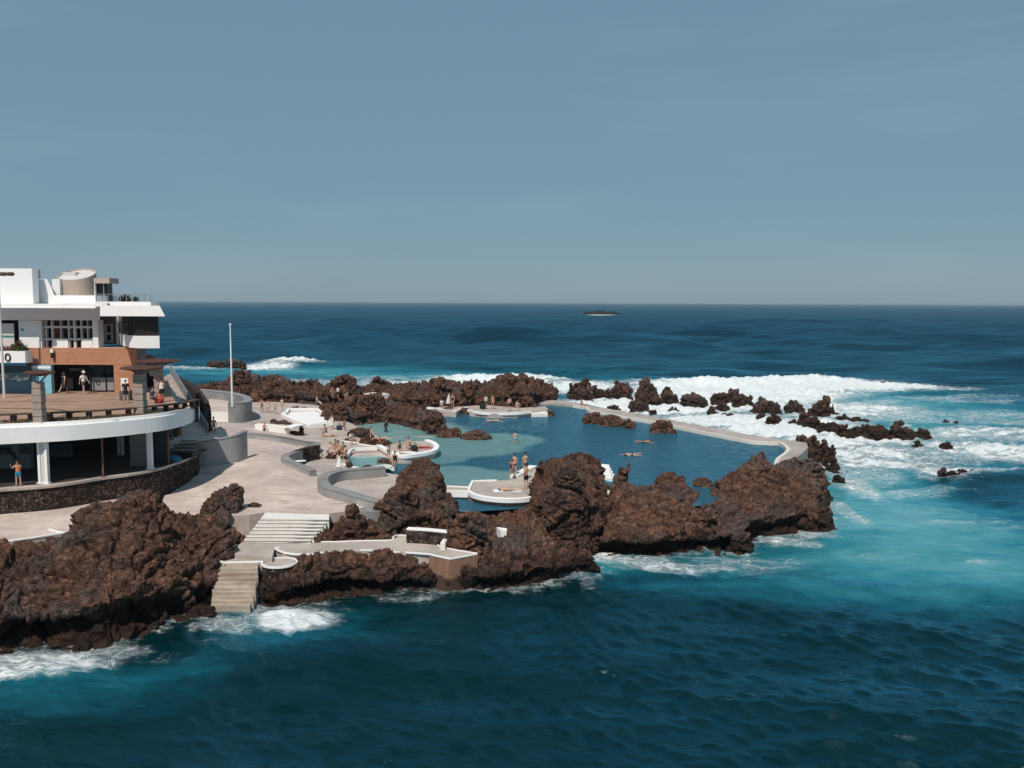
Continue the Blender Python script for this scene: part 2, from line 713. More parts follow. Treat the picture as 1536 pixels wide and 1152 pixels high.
def rock(label, st=(), blobs=(), zb=0.0, tops=(), knobs=0, pw=.85, voxel=0.12, amp=0.45, scale=1.4, name='lava_rock', mat='rock', group=None, cat='rock', **kw):
    mb = MB()
    if st:
        loft(mb, st, zb, **kw)
    for b_ in blobs:
        blob(mb, b_[0], b_[1], b_[2], b_[3], b_[5] if len(b_) > 5 else zb, b_[4] if len(b_) > 4 else 0.8, pw)
    rk = random.Random(SEED[0] * 7 + 1)
    for _ in range(knobs):
        f = rk.uniform(.5, len(st) - 1.5)
        i = int(f)
        px, pb, pc, d = [st[i][q] + (st[i + 1][q] - st[i][q]) * (f - i) for q in range(4)]
        y = PZ(px, pb, zb).y + d * rk.uniform(.45, 1.05)
        tblob(mb, px, pc + rk.uniform(-7, 4) + (1 - (y - PZ(px, pb, zb).y) / d) * 10, rk.uniform(4.5, 9.5), y, rk.uniform(1.2, 2.4))
    for b_ in tops:
        tblob(mb, *b_)
    return finish_rock(mb, name, label, voxel, amp, scale, mat, group, cat, zb)

# ------------------------------------------------------------------ rocks
ZP = 2.35      # pool water level
# big masses on the near shore
rock('huge brown lava headland below the round terrace, with a trickle of water at its foot',
     [(-90, 990, 818, 6), (-40, 985, 818, 5.4), (0, 973, 816, 5.2), (40, 968, 812, 5.2), (88, 972, 806, 5.4), (112, 972, 772, 7.5), (150, 968, 750, 8.5),
      (190, 958, 738, 9.0), (228, 945, 742, 9), (255, 930, 776, 7.0), (300, 912, 772, 7.0), (335, 886, 765, 6.0), (354, 868, 770, 5.4), (370, 850, 780, 4.2), (380, 838, 792, 3.2)],
     [(30, 962, 880, 45), (150, 962, 870, 60), (250, 930, 850, 50), (285, 915, 865, 35), (205, 870, 738, 45, .8, 1.0), (130, 930, 800, 40), (70, 950, 850, 40),
      (330, 880, 800, 25, .8, .3), (160, 850, 752, 35, .8, 1.5)],
     voxel=0.088, amp=0.55, scale=1.7, name='lava_headland', back=4.0, over=.7)
rock('low wet black rock awash at the foot of the left headland', (), [(300, 928, 908, 24, .7), (278, 935, 922, 22, .7)], voxel=.08, amp=.2, scale=.8)
rock('rounded brown boulder standing on the pale terrace above the white steps', (), [(338, 772, 733, 26, .8, 3.0), (354, 768, 726, 12, .9, 3.0), (318, 774, 748, 18, .8, 3.0)],
     voxel=.07, amp=.22, scale=.8, mat='rock_dry')
rock('small flat brown rock beside the white steps', (), [(383, 763, 755, 11, .8, 3.0)], voxel=.05, amp=.1, scale=.5, mat='rock_dry')
rock('brown lava slope between the white steps and the little bridge',
     [(466, 814, 808, 1.2), (484, 812, 788, 2.5), (510, 811, 764, 4), (545, 808, 758, 5), (575, 806, 752, 6), (600, 803, 708, 11), (622, 801, 690, 12.5), (642, 800, 686, 12.5), (658, 800, 696, 11.5),
      (668, 798, 742, 7), (684, 797, 752, 5)],
     [(530, 800, 757, 14, .8, 2.4), (600, 790, 735, 40, .7, 2.4), (660, 790, 745, 26, .8, 2.2)],
     zb=2.1, voxel=.09, amp=.42, scale=1.4, mat='rock_dry', back=1.5, name='lava_outcrop')
rock('steep brown cliff below the grey walkway, dark and undercut at the waterline',
     [(378, 905, 856, 1.6), (392, 908, 868, 1.5), (412, 906, 850, 1.9), (440, 902, 833, 1.8), (480, 895, 826, 1.7), (520, 893, 824, 1.7), (560, 895, 830, 1.7), (610, 893, 830, 1.6), (642, 890, 833, 1.5), (655, 888, 846, 1.2)],
     [(405, 906, 872, 20)],
     voxel=.085, amp=.36, scale=1.3, name='lava_cliff', back=.8, over=1.3, plateau=.2)
rock('craggy brown outcrop at the seaward end of the walkway, in front of the round platform',
     [(664, 892, 820, 5), (690, 893, 790, 7), (715, 893, 772, 8.5), (740, 890, 782, 8), (775, 886, 770, 8.5), (810, 880, 762, 9), (845, 876, 768, 9), (866, 868, 780, 8), (882, 862, 830, 4)],
     [(700, 850, 768, 36, .8, 1.0), (874, 866, 800, 16), (889, 866, 850, 13)],
     voxel=.088, amp=.46, scale=1.5, name='lava_outcrop', back=5, over=.9)
rock('tall rounded brown crag rising between the round platform and the pool steps',
     [(792, 782, 748, 3), (806, 782, 705, 6), (826, 784, 688, 7.5), (850, 790, 680, 8), (876, 792, 678, 8), (898, 790, 690, 7), (908, 785, 712, 5), (914, 780, 740, 3)],
     [(850, 798, 700, 38, .7, 2.2)],
     tops=[(812, 690, 8, 62.5, 3), (886, 684, 18, 64, 3), (846, 679, 16, 64, 3)],
     zb=2.0, voxel=.088, amp=.4, scale=1.4, mat='rock_dry', back=4, name='lava_crag')
rock('broad brown lava dome with a thin upright spike, filling the middle of the shore',
     [(868, 822, 790, 4), (884, 832, 772, 6), (910, 838, 742, 8), (930, 842, 722, 9), (955, 843, 733, 8.5), (980, 843, 730, 8.5), (1000, 842, 718, 9), (1025, 838, 724, 8.5), (1050, 833, 742, 7.5), (1072, 825, 760, 6), (1090, 815, 785, 4)],
     [],
     tops=[(932, 697, 13, 65, 3.2), (943, 690, 8, 65, 3.4), (938, 715, 20, 65, 2.5), (1003, 707, 24, 65.5, 3), (985, 712, 10, 65, 2), (1022, 712, 12, 66, 2.5), (1060, 756, 15, 60.8, 3.5), (1075, 754, 15, 61.2, 3.5), (1084, 749, 12, 63.0, 3.5)],
     voxel=.088, amp=.36, scale=1.5, name='lava_dome', back=4.5, over=1.5)
rock('largest brown crag on the right of the pools, its seaward side sheer and undercut',
     [(1068, 830, 752, 7), (1084, 835, 728, 8), (1105, 832, 712, 9), (1128, 826, 694, 10), (1146, 820, 684, 10.5), (1165, 814, 700, 9.5), (1190, 809, 694, 9.5), (1214, 804, 690, 9), (1236, 799, 708, 8), (1249, 790, 735, 6), (1255, 776, 755, 3)],
     [(1218, 803, 765, 26, .8), (1240, 795, 760, 13, .8), (1112, 832, 800, 16, .7), (1070, 822, 752, 13, .8)],
     tops=[(1146, 675, 8, 70.5, 3), (1136, 683, 12, 70, 3), (1212, 682, 20, 71, 3), (1196, 684, 12, 71, 2.5), (1110, 702, 14, 68, 2.5), (1234, 698, 10, 70, 3)],
     voxel=.09, amp=.46, scale=1.6, name='lava_crag', back=5, over=1.2)
# middle ridge between the sun deck and the pool
rock('long brown lava ridge between the sunbathing deck and the large pool',
     [(480, 628, 613, 2), (496, 640, 606, 4), (520, 641, 600, 6), (545, 637, 594, 8), (570, 634, 592, 8), (595, 638, 604, 6), (625, 645, 611, 5), (645, 650, 617, 4.5), (659, 653, 622, 3.5), (664, 653, 640, 2)],
     [(505, 640, 604, 22, .8), (560, 634, 588, 26, .8), (650, 652, 622, 14, .8)],
     zb=ZP, voxel=.15, amp=.6, scale=1.7, mat='rock_dry', name='lava_ridge', back=5, knobs=16)
rock('low brown rock at the tip of the middle lava ridge', (), [(672, 657, 643, 17, .7), (684, 656, 641, 7, .8)], zb=ZP, voxel=.09, amp=.22, scale=.8)
rock('flat brown rock islet beside the turquoise shallows', (), [(714, 660, 646, 23, .6), (726, 660, 651, 14, .6), (702, 659, 648, 12, .6)], zb=ZP, voxel=.09, amp=.2, scale=.8)
rock('long low brown rock lying in the far part of the pool', (), [(890, 636, 619, 17, .6), (915, 640, 622, 22, .6), (942, 643, 628, 11, .6)], zb=ZP, voxel=.1, amp=.3, scale=1.)
rock('lumpy brown rock standing alone in the middle of the pool', (), [(993, 650, 630, 18, .7), (1000, 649, 629, 9, .8), (1008, 651, 642, 8, .6)], zb=ZP, voxel=.09, amp=.25, scale=.9)
rock('small round brown rock in the pool between the two crags', (), [(1054, 731, 716, 16, .8)], zb=ZP, voxel=.07, amp=.16, scale=.7)
# back ridge seen against the sea
rock('far brown lava ridge behind the left bathing deck',
     [(268, 590, 582, 2), (300, 600, 578, 3), (330, 605, 572, 5), (350, 606, 562, 6), (372, 606, 558, 6), (392, 607, 570, 5), (402, 607, 564, 5), (425, 608, 569, 5), (450, 609, 575, 4), (466, 609, 570, 5), (482, 609, 581, 3), (492, 608, 592, 2)],
     [(362, 604, 558, 22, .6), (465, 606, 569, 14, .6), (412, 604, 563, 12, .6)],
     zb=2.7, voxel=.18, amp=.75, scale=1.9, mat='rock_dry', name='lava_ridge', back=6, knobs=22)
rock('jagged brown lava ridge at the back, right of the far bathers',
     [(486, 600, 584, 3), (500, 600, 574, 4), (515, 600, 565, 5), (530, 600, 570, 5), (541, 598, 580, 3), (558, 596, 574, 4), (568, 596, 565, 5), (580, 597, 572, 4), (596, 600, 578, 3)],
     [(516, 598, 563, 14, .7), (568, 594, 564, 12, .6)],
     zb=2.7, voxel=.18, amp=.75, scale=1.9, mat='rock_dry', name='lava_ridge', back=5, knobs=16)
rock('high craggy wall of brown lava behind the far bathing ledge',
     [(590, 606, 574, 5), (610, 610, 577, 5), (640, 613, 574, 6), (658, 614, 566, 7), (670, 614, 568, 7), (690, 614, 578, 5), (708, 613, 574, 5), (726, 612, 577, 5), (745, 611, 570, 6), (762, 611, 564, 7), (785, 609, 566, 7), (806, 606, 568, 6), (820, 602, 577, 4), (834, 600, 588, 2)],
     [(662, 612, 564, 13, .6), (760, 606, 563, 16, .6), (790, 604, 563, 22, .6), (775, 612, 585, 16, .6), (786, 615, 590, 14, .6), (700, 613, 574, 10, .6)],
     zb=2.6, voxel=.18, amp=.75, scale=1.9, name='lava_ridge', mat='rock_dry', back=7, knobs=24)
# sea rocks outside the wall: (px, base, top, half width) lists
SEA = [
    ('thick mushroom shaped dark rock first in the row beyond the pool wall', [(876, 602, 566, 12, .8), (868, 598, 572, 8, .8), (858, 597, 576, 7)]),
    ('low humped dark rock at the foot of the mushroom shaped one', [(893, 598, 580, 9), (903, 598, 583, 6), (912, 600, 581, 5)]),
    ('dark pointed rock with a sloping right shoulder in the white surf', [(925, 599, 569, 8), (932, 599, 576, 12), (944, 600, 582, 7)]),
    ('square topped tall dark rock in the white surf', [(970, 608, 568, 13, .8), (965, 606, 570, 8), (978, 610, 576, 8)]),
    ('stocky dark rock just right of the square topped one', [(1001, 602, 577, 11, .8), (1003, 606, 590, 12), (985, 608, 596, 10)]),
    ('brown rock sitting against the outside of the pool wall', [(956, 617, 598, 11, .8), (963, 617, 600, 8), (950, 615, 605, 5), (978, 620, 613, 7)]),
    ('low brown rock lying on the pool wall', [(920, 616, 606, 10, .7)]),
    ('wide cone of brown rock in the white water', [(1040, 610, 590, 19, .7), (1043, 606, 590, 9)]),
    ('slanting wedge of brown rock leaning right in the surf', [(1083, 606, 590, 18, .6), (1096, 604, 585, 7, .7), (1101, 603, 586, 5)]),
    ('blunt brown block beside the slanting wedge', [(1110, 608, 591, 10, .8), (1125, 607, 590, 6, .8), (1118, 608, 593, 14, .6)]),
    ('peaked brown rock with a long right flank in the surf', [(1141, 620, 594, 9), (1150, 622, 602, 20, .6), (1160, 620, 604, 10)]),
    ('double humped brown rock below the peaked one', [(1143, 633, 622, 7), (1158, 637, 620, 8), (1164, 636, 627, 5)]),
    ('small dark pyramid rock between two larger peaks', [(1190, 620, 600, 9), (1196, 620, 606, 12, .6), (1182, 618, 607, 6)]),
    ('tallest brown peak in the surf on the right', [(1236, 626, 597, 10, .8), (1230, 626, 606, 17, .7), (1248, 624, 606, 8), (1254, 624, 613, 5)]),
    ('brown lumps trailing right from the tallest peak', [(1265, 634, 621, 11), (1284, 636, 627, 9), (1298, 637, 628, 7)]),
    ('long dark reef running across the white water', [(1205, 640, 622, 11), (1220, 643, 625, 13), (1240, 648, 632, 14), (1262, 652, 636, 11), (1280, 654, 639, 12), (1302, 655, 637, 11), (1320, 656, 641, 9), (1344, 657, 641, 13), (1362, 660, 645, 9), (1382, 657, 645, 10), (1392, 656, 650, 5)]),
    ('small dark rock left of the long reef', [(1188, 637, 629, 6), (1180, 636, 632, 5)]),
    ('black craggy rock heap at the corner of the pool wall', [(1205, 690, 650, 10), (1220, 694, 650, 11), (1235, 698, 657, 9), (1247, 701, 665, 7), (1214, 699, 670, 9), (1238, 704, 686, 7), (1196, 686, 654, 8)]),
    ('dark boulder below the black rock heap', [(1251, 707, 688, 7), (1243, 709, 697, 5)]),
    ('low flat dark rock beside the big right crag', [(1256, 714, 704, 8, .6)]),
    ('reddish low rock at the seaward foot of the big right crag', [(1257, 725, 715, 9, .7)]),
    ('single round rock in the foam above the reef', [(1348, 641, 633, 7, .7)]),
    ('smaller dark rock of two lying far out in the foam', [(1419, 634, 628, 5, .7)]),
    ('larger dark rock of two lying far out in the foam', [(1434, 637, 630, 6, .7)]),
    ('small dark rock in the foam below the reef', [(1376, 671, 662, 6, .7)]),
    ('round brown rock in the foam at the right', [(1421, 675, 664, 9, .7)]),
    ('flat brown islet rimmed by surf at the right', [(1414, 724, 708, 9, .7), (1428, 724, 706, 14, .6), (1446, 722, 707, 9, .6), (1457, 713, 705, 7, .6), (1438, 714, 703, 5, .6)]),
    ('tiny rock just left of the flat brown islet', [(1391, 723, 717, 7, .6)]),
    ('thin dark rock at the crest of the breaking wave', [(1232, 568, 562, 9, .6), (1247, 569, 565, 8, .6)]),
    ('small dark rock behind the breaking wave', [(1325, 576, 571, 9, .6)]),
    ('low dark rock with surf behind the flagpole', [(326, 551, 542, 14, .6), (317, 551, 545, 8)]),
    ('knobbly dark rock right beside the flagpole in the sea', [(350, 550, 538, 12, .6), (362, 550, 545, 6)]),
    ('tiny rock in the foam between the wedge and the pool wall', [(1069, 627, 614, 10, .7), (1065, 627, 616, 5)]),
    ('small flat rock with white water around, near the pool wall', [(1090, 626, 619, 7, .7)]),
    ('flat dark slab in the foam beneath the blunt block', [(1085, 616, 610, 10, .5)]),
    ('low dark slab in the foam beneath the wide cone', [(1010, 617, 611, 8, .5), (1005, 615, 611, 5)]),
]
for lab, bl in SEA:
    yb = PZ(bl[0][0], bl[0][1], 0).y
    vx = max(.09, yb * .0014)
    bl = [(q[0], q[1] + .5, q[2] - 1.2, q[3] * 1.22) + tuple(q[4:]) for q in bl]
    rock(lab, (), bl, zb=0.0, pw=1.05, voxel=vx, amp=vx * 3.4, scale=vx * 9, name='sea_rock', mat='rock_dark', group='rocks standing in the surf beyond the pools')
# far islet
M['rock_islet'] = plain('black islet rock', (.016, .014, .014), .9, var=.5, scale=.2)
mb = MB()
for px, pb, pt, hw in [(885, 472.5, 467.5, 12), (900, 472.5, 465.8, 14), (918, 472.5, 467, 12), (928, 472.5, 469, 5)]:
    blob(mb, px, pb, pt, hw, 0.0, .5)
finish_rock(mb, 'rocky_islet', 'far low dark islet out at sea near the horizon', .7, 1.0, 5.0, 'rock_islet', cat='islet', zb=0)
# rocks on and round the sun decks
rock('dome of brown rock beside the shallow turquoise inlet', (), [(541, 657, 641, 20, .7, 2.9), (550, 656, 642, 12, .7, 2.9)], zb=3, voxel=.08, amp=.2, scale=.8, mat='rock_dry')
rock('dark brown rock planted in a white rimmed bed on the sun deck', (), [(524, 664, 656, 12, .6, 2.9), (551, 669, 656, 14, .7, 2.9), (566, 670, 658, 9, .8, 2.9)], zb=3, voxel=.07, amp=.18, scale=.7, mat='rock_dry')
rock('brown rock at the root of the rounded sun deck', (), [(573, 671, 658, 11, .7, 2.9), (582, 668, 661, 7, .7, 2.9)], zb=3, voxel=.07, amp=.18, scale=.7, mat='rock_dry')
rock('reddish brown rock under the seated group by the small pool', (), [(500, 690, 679, 11, .7, 2.9), (512, 690, 675, 6, .7, 2.9)], zb=3, voxel=.06, amp=.15, scale=.6, mat='rock_dry')
rock('block of brown rock in the small wading pool', (), [(574, 697, 687, 10, .8, 2.6), (583, 698, 688, 8, .8, 2.6)], zb=2.6, voxel=.06, amp=.12, scale=.6, mat='rock_dry')
rock('small dark rock on the rim of the wading pool', (), [(551, 704, 697, 9, .7, 2.9)], zb=3, voxel=.05, amp=.12, scale=.5, mat='rock_dry')
rock('small brown rock beside the white wading basin', (), [(443, 614, 609, 7, .7, 2.9), (456, 613, 610, 4, .7, 2.9)], zb=3, voxel=.07, amp=.15, scale=.6, mat='rock_dry')
rock('dark slab of rock lying left of the white wading basin', (), [(410, 634, 628, 6, .7, 3.1), (422, 635, 631, 10, .5, 3.1), (432, 636, 633, 6, .5, 3.1)], zb=3, voxel=.06, amp=.12, scale=.5, mat='rock_dry')
rock('brown rock at the end of the white bench wall', (), [(443, 655, 645, 9, .6, 3.0), (452, 654, 637, 4, .8, 3.0)], zb=3, voxel=.06, amp=.15, scale=.6, mat='rock_dry')

# ------------------------------------------------------------------ sea


def sea():
    Hs = CAMZ * FPX
    s = np.concatenate([np.linspace(1300, 745, 120, endpoint=False), np.arange(745, 170, -1.25), np.arange(170, 60, -0.8), np.arange(60, 8, -0.4), np.geomspace(8, 1.1, 50)])
    ys = Hs / s
    tx = np.concatenate([-np.geomspace(1.15, 0.72, 24, endpoint=False), np.arange(-0.72, 0.72, 1.6 / FPX), np.geomspace(0.72, 1.15, 25)])
    nr, nc = len(ys), len(tx)
    Y = np.repeat(ys[:, None], nc, 1)
    X = Y * tx[None, :]
    # skew the row lines a little with the camera roll so they do not line up with anything; harmless
    dy = np.gradient(-ys)[:, None] * -1
    dy = np.abs(np.gradient(ys))[:, None]
    dx = np.abs(np.gradient(tx))[None, :] * Y
    rng = np.random.default_rng(5)
    lam = np.geomspace(0.36, 46.0, 84)
    Z = np.zeros_like(X)
    DX = np.zeros_like(X)
    DY = np.zeros_like(X)
    cal = np.ones_like(X)
    main = R(250)   # travel direction of the swell (towards the camera and a little left)
    # gusts: slow patches of rougher and smoother water
    gust = 0.85 + 0.35 * np.sin(X * 0.045 + 1.3 * np.sin(Y * .021)) * np.sin(Y * 0.06 + X * .02)
    for L in lam:
        k = 2 * np.pi / L
        spread = 0.50 if L < 2.5 else (0.40 if L < 14 else 0.3)
        th = main + rng.normal(0, spread)
        st = 0.024 + 0.050 * math.exp(-(math.log(L / 0.95) / 0.62) ** 2) if L < 9 else 0.022 * (9 / L) ** 0.5
        a = st / k * 1.1
        cx, cy = math.cos(th), math.sin(th)
        ph = rng.uniform(0, 2 * np.pi)
        fade = np.clip((L / (2.6 * dy) - 1.0) / 1.2, 0, 1)
        fade = fade * np.clip((L / (2.6 * dx) - 1.0) / 1.2, 0, 1)
        if not fade.any():
            continue
        g = gust if L < 6 else 1.0 + .6 * np.clip((Y - 110) / 260, 0, 1)
        arg = k * (X * cx + Y * cy) + ph + 0.35 * np.sin(k * 0.31 * (X * cy - Y * cx) + ph * 3)
        Z += a * fade * g * np.sin(arg)
        DX += a * fade * g * cx * np.cos(arg) * 0.45
        DY += a * fade * g * cy * np.cos(arg) * 0.45

    grow = np.clip((Y - 110) / 260, 0, 1)
    for L in np.geomspace(22, 300, 46):
        k = 2 * np.pi / L
        th = main + rng.normal(0, 0.42)
        cx, cy = math.cos(th), math.sin(th)
        ph = rng.uniform(0, 2 * np.pi)
        a = 0.056 / k * min(1, 36 / L) ** 1.7
        fade = np.clip((L / (2.4 * dy) - 1.0) / 1.0, 0, 1) * grow
        arg = k * (X * cx + Y * cy) + ph + 0.9 * np.sin(k * 0.23 * (X * cy - Y * cx) + ph * 5)
        Z += a * fade * np.sin(arg)

    def bump_line(pts, sig_f, sig_b, h):
        """swell crest along plan polyline given as (px, py) on the sea plane"""
        P = np.array([PZ(p[0], p[1], 0) for p in pts])
        t = P[:, 0] / P[:, 1]
        o = np.argsort(t)
        yc = np.interp(X / Y, t[o], P[o, 1])
        hh = np.interp(X / Y, t[o], np.array([p[2] for p in pts])[o], left=0, right=0)
        d = Y - yc
        return h * hh * np.where(d < 0, np.exp(-(d / sig_f) ** 2), np.exp(-(d / sig_b) ** 2))
    Z += bump_line([(430, 526, 0), (520, 519, .8), (600, 514, 1), (700, 511, 1), (820, 511, 1), (920, 515, .9), (1000, 521, .5), (1060, 526, 0)], 22, 60, 3.3)
    Z += bump_line([(250, 530, .5), (330, 529, 1), (430, 532, 1), (520, 537, 0)], 16, 40, 2.2)
    Z += bump_line([(840, 583, 0), (960, 580, .7), (1100, 578, 1), (1220, 572, 1), (1330, 577, .6), (1440, 584, 0)], 5, 9, 1.3)
    Z += bump_line([(1230, 600, 0), (1330, 602, 1), (1440, 606, 1), (1560, 610, 1)], 4, 8, 0.9)
    Z += bump_line([(620, 578, 0), (690, 574, 1), (800, 574, 1), (860, 578, .3)], 4, 8, 0.9)
    Z += bump_line([(1380, 742, 0), (1450, 728, 1), (1560, 716, 1)], 2.5, 4, 0.55)
    Z += bump_line([(1000, 497, 0), (1100, 490, 1), (1300, 489, 1), (1420, 494, 0)], 45, 90, 3.6)
    Z += bump_line([(380, 549, 0), (430, 546, 1), (480, 543, 0)], 6, 10, .4)

    def ell_mask(lst, soft=False):
        m = np.zeros_like(X)
        for (cx, cy, hw, hh, st) in lst:
            c = PZ(cx, cy, 0)
            y0, y1 = PZ(cx, cy + hh, 0).y, PZ(cx, cy - hh, 0).y
            rx = hw * c.y / FPX
            yc, ry = (y0 + y1) / 2, (y1 - y0) / 2
            rr = max(rx, ry) * 2.2
            q = ((X - c.x) / rx) ** 2 + ((Y - yc) / ry) ** 2
            m = 1 - (1 - m) * (1 - st * .9 * np.exp(-q * .85)) if soft else np.maximum(m, st * np.clip(1.25 - q * 0.62, 0, 1))
        return m
    FOAM = [(50, 990, 120, 18, 1.0), (165, 974, 70, 10, .66), (440, 926, 66, 20, 1.05), (338, 938, 56, 13, .80), (400, 908, 66, 10, .7), (500, 904, 60, 9, .5),
            (610, 898, 60, 7, .55), (312, 912, 14, 7, 1.2), (20, 1004, 50, 10, 1.0), (310, 962, 30, 8, .4), (250, 984, 60, 8, .36),
            (945, 846, 80, 7, .85), (1030, 856, 90, 10, .78), (905, 838, 30, 8, .95), (1110, 848, 110, 16, .5), (1190, 818, 50, 7, .75), (1225, 808, 36, 6, .7), (1090, 868, 70, 5, .4),
            (1262, 760, 20, 22, .55), (1270, 720, 26, 26, .72), (880, 872, 16, 12, .5),
            (1000, 608, 170, 14, 1.05), (1085, 632, 100, 9, 1.05), (1310, 690, 110, 20, .8), (1240, 660, 60, 16, .9), (1110, 590, 170, 15, 1.05), (1250, 580, 180, 9, 1.15), (1380, 586, 80, 4, .8), (1190, 642, 120, 11, 1.0), (1320, 622, 110, 14, .62), (1400, 655, 150, 10, .66),
            (1330, 684, 120, 20, .74), (1480, 676, 110, 18, .84), (1290, 712, 60, 16, .6), (1300, 655, 80, 14, .9), (1430, 602, 100, 7, .5), (1500, 628, 80, 10, .5), (1400, 738, 90, 5, .45),
            (1490, 652, 110, 8, .72), (1425, 714, 60, 11, .8), (1240, 616, 150, 15, .8), (1480, 845, 50, 3, .5), (1420, 772, 120, 20, .30), (1330, 830, 90, 16, .28), (1500, 712, 70, 6, .7),
            (850, 584, 90, 7, 1.1), (760, 575, 90, 5, 1.0), (680, 574, 60, 5, 1.0), (398, 549, 45, 3, .95), (446, 544.5, 40, 2.4, 1.0), (385, 551, 70, 3, .6), (290, 552, 60, 3, .7), (560, 577, 100, 4, .75), (460, 576, 80, 6, .72),
            (640, 572, 160, 5, .52), (902, 472.7, 22, .7, 1.0), (1480, 596, 60, 3, .42)]
    TURQ = [(1390, 790, 170, 60, .80), (1310, 740, 130, 45, .80), (1400, 850, 190, 56, .55), (1500, 840, 120, 80, .45), (1240, 770, 60, 60, .55), (1000, 856, 180, 34, .36), (905, 848, 40, 20, .7), (1160, 850, 160, 50, .40), (1330, 880, 200, 50, .30),
            (400, 557, 190, 10, .85), (600, 568, 230, 8, .75), (1350, 655, 260, 60, .80), (1150, 600, 300, 26, .8), (1430, 620, 150, 26, .55),
            (60, 1000, 140, 26, .45), (430, 930, 110, 26, .45), (100, 1080, 260, 70, .16), (560, 940, 260, 40, .16), (850, 560, 160, 8, .4), (180, 1010, 220, 40, .22)]
    foam = ell_mask(FOAM)
    turq = np.minimum(1, ell_mask(TURQ, True))
    # dark gap behind the flat islet
    foam = np.where((Y > 62) & (X / Y > .12), foam * 1.22, foam * 1.12)
    gap = ell_mask([(1510, 738, 90, 16, .8)])
    foam = foam * (1 - 0.8 * gap)
    turq = turq * (1 - 0.85 * gap)
    # wash around every rock
    near = Y < 330
    pts = np.concatenate(WATERLINE) if WATERLINE else np.zeros((0, 2))
    cell = 1.0
    wash = np.zeros_like(X)
    idx = np.argwhere(near & (np.abs(X / Y) < .7))
    gx = {}
    for p in pts:
        gx.setdefault((int(p[0] // cell), int(p[1] // cell)), []).append(p)
    # distance through a raster of plan cells
    x0, x1, y0, y1 = -75.0, 110.0, 36.0, 300.0
    cs = 0.25
    W_, H_ = int((x1 - x0) / cs), int((y1 - y0) / cs)
    ras = np.zeros((H_, W_), np.float32)
    for p in pts:
        i, j = int((p[1] - y0) / cs), int((p[0] - x0) / cs)
        if 0 <= i < H_ and 0 <= j < W_:
            ras[i, j] = 1
    for it in range(7):     # cheap blur-spread
        m = ras.copy()
        for a_, b_ in ((1, 0), (-1, 0), (0, 1), (0, -1)):
            m = np.maximum(m, np.roll(np.roll(ras, a_, 0), b_, 1) * 0.80)
        ras = m
    ii = np.clip(((Y - y0) / cs).astype(int), 0, H_ - 1)
    jj = np.clip(((X - x0) / cs).astype(int), 0, W_ - 1)
    inside = (X > x0) & (X < x1) & (Y > y0) & (Y < y1)
    wash = np.where(inside, ras[ii, jj], 0)
    foam = np.maximum(foam, wash * 0.70)
    lift = np.clip(foam, 0, 1.2)
    nz_ = (np.sin(X * 2.1 + 1.7 * np.sin(Y * 1.3)) * np.sin(Y * 1.7 + 1.1 * np.sin(X * 1.9)))
    nz2 = np.sin(X * .8 + 2.1 * np.sin(Y * .31)) * np.sin(Y * .45 + 1.4 * np.sin(X * .5))
    Z += np.where(Y < 330, 0.10 * lift * nz_ + 0.06 * lift + np.clip((Y - 60) / 40, 0, 1) * lift * (.22 * nz2 + .12 * nz_), 0)
    X2, Y2 = X + DX, Y + DY
    V = np.stack([X2, Y2, Z], -1).reshape(-1, 3).astype(np.float32)
    r = np.arange(nr - 1)[:, None] * nc + np.arange(nc - 1)[None, :]
    F = np.stack([r, r + 1, r + nc + 1, r + nc], -1).reshape(-1, 4)
    me = bpy.data.meshes.new('sea')
    me.vertices.add(len(V))
    me.vertices.foreach_set('co', V.ravel())
    me.loops.add(F.size)
    me.loops.foreach_set('vertex_index', F.ravel().astype(np.int32))
    me.polygons.add(len(F))
    me.polygons.foreach_set('loop_start', (np.arange(len(F)) * 4).astype(np.int32))
    me.polygons.foreach_set('loop_total', np.full(len(F), 4, np.int32))
    me.polygons.foreach_set('use_smooth', np.ones(len(F), bool))
    me.update()
    me.validate()
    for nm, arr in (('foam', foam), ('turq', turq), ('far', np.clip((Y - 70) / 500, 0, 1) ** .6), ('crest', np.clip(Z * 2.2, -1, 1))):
        at = me.attributes.new(nm, 'FLOAT', 'POINT')
        at.data.foreach_set('value', arr.astype(np.float32).ravel())
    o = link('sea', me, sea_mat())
    tag(o, 'deep blue green sea with foam and turquoise shallows', 'sea', kind='structure')


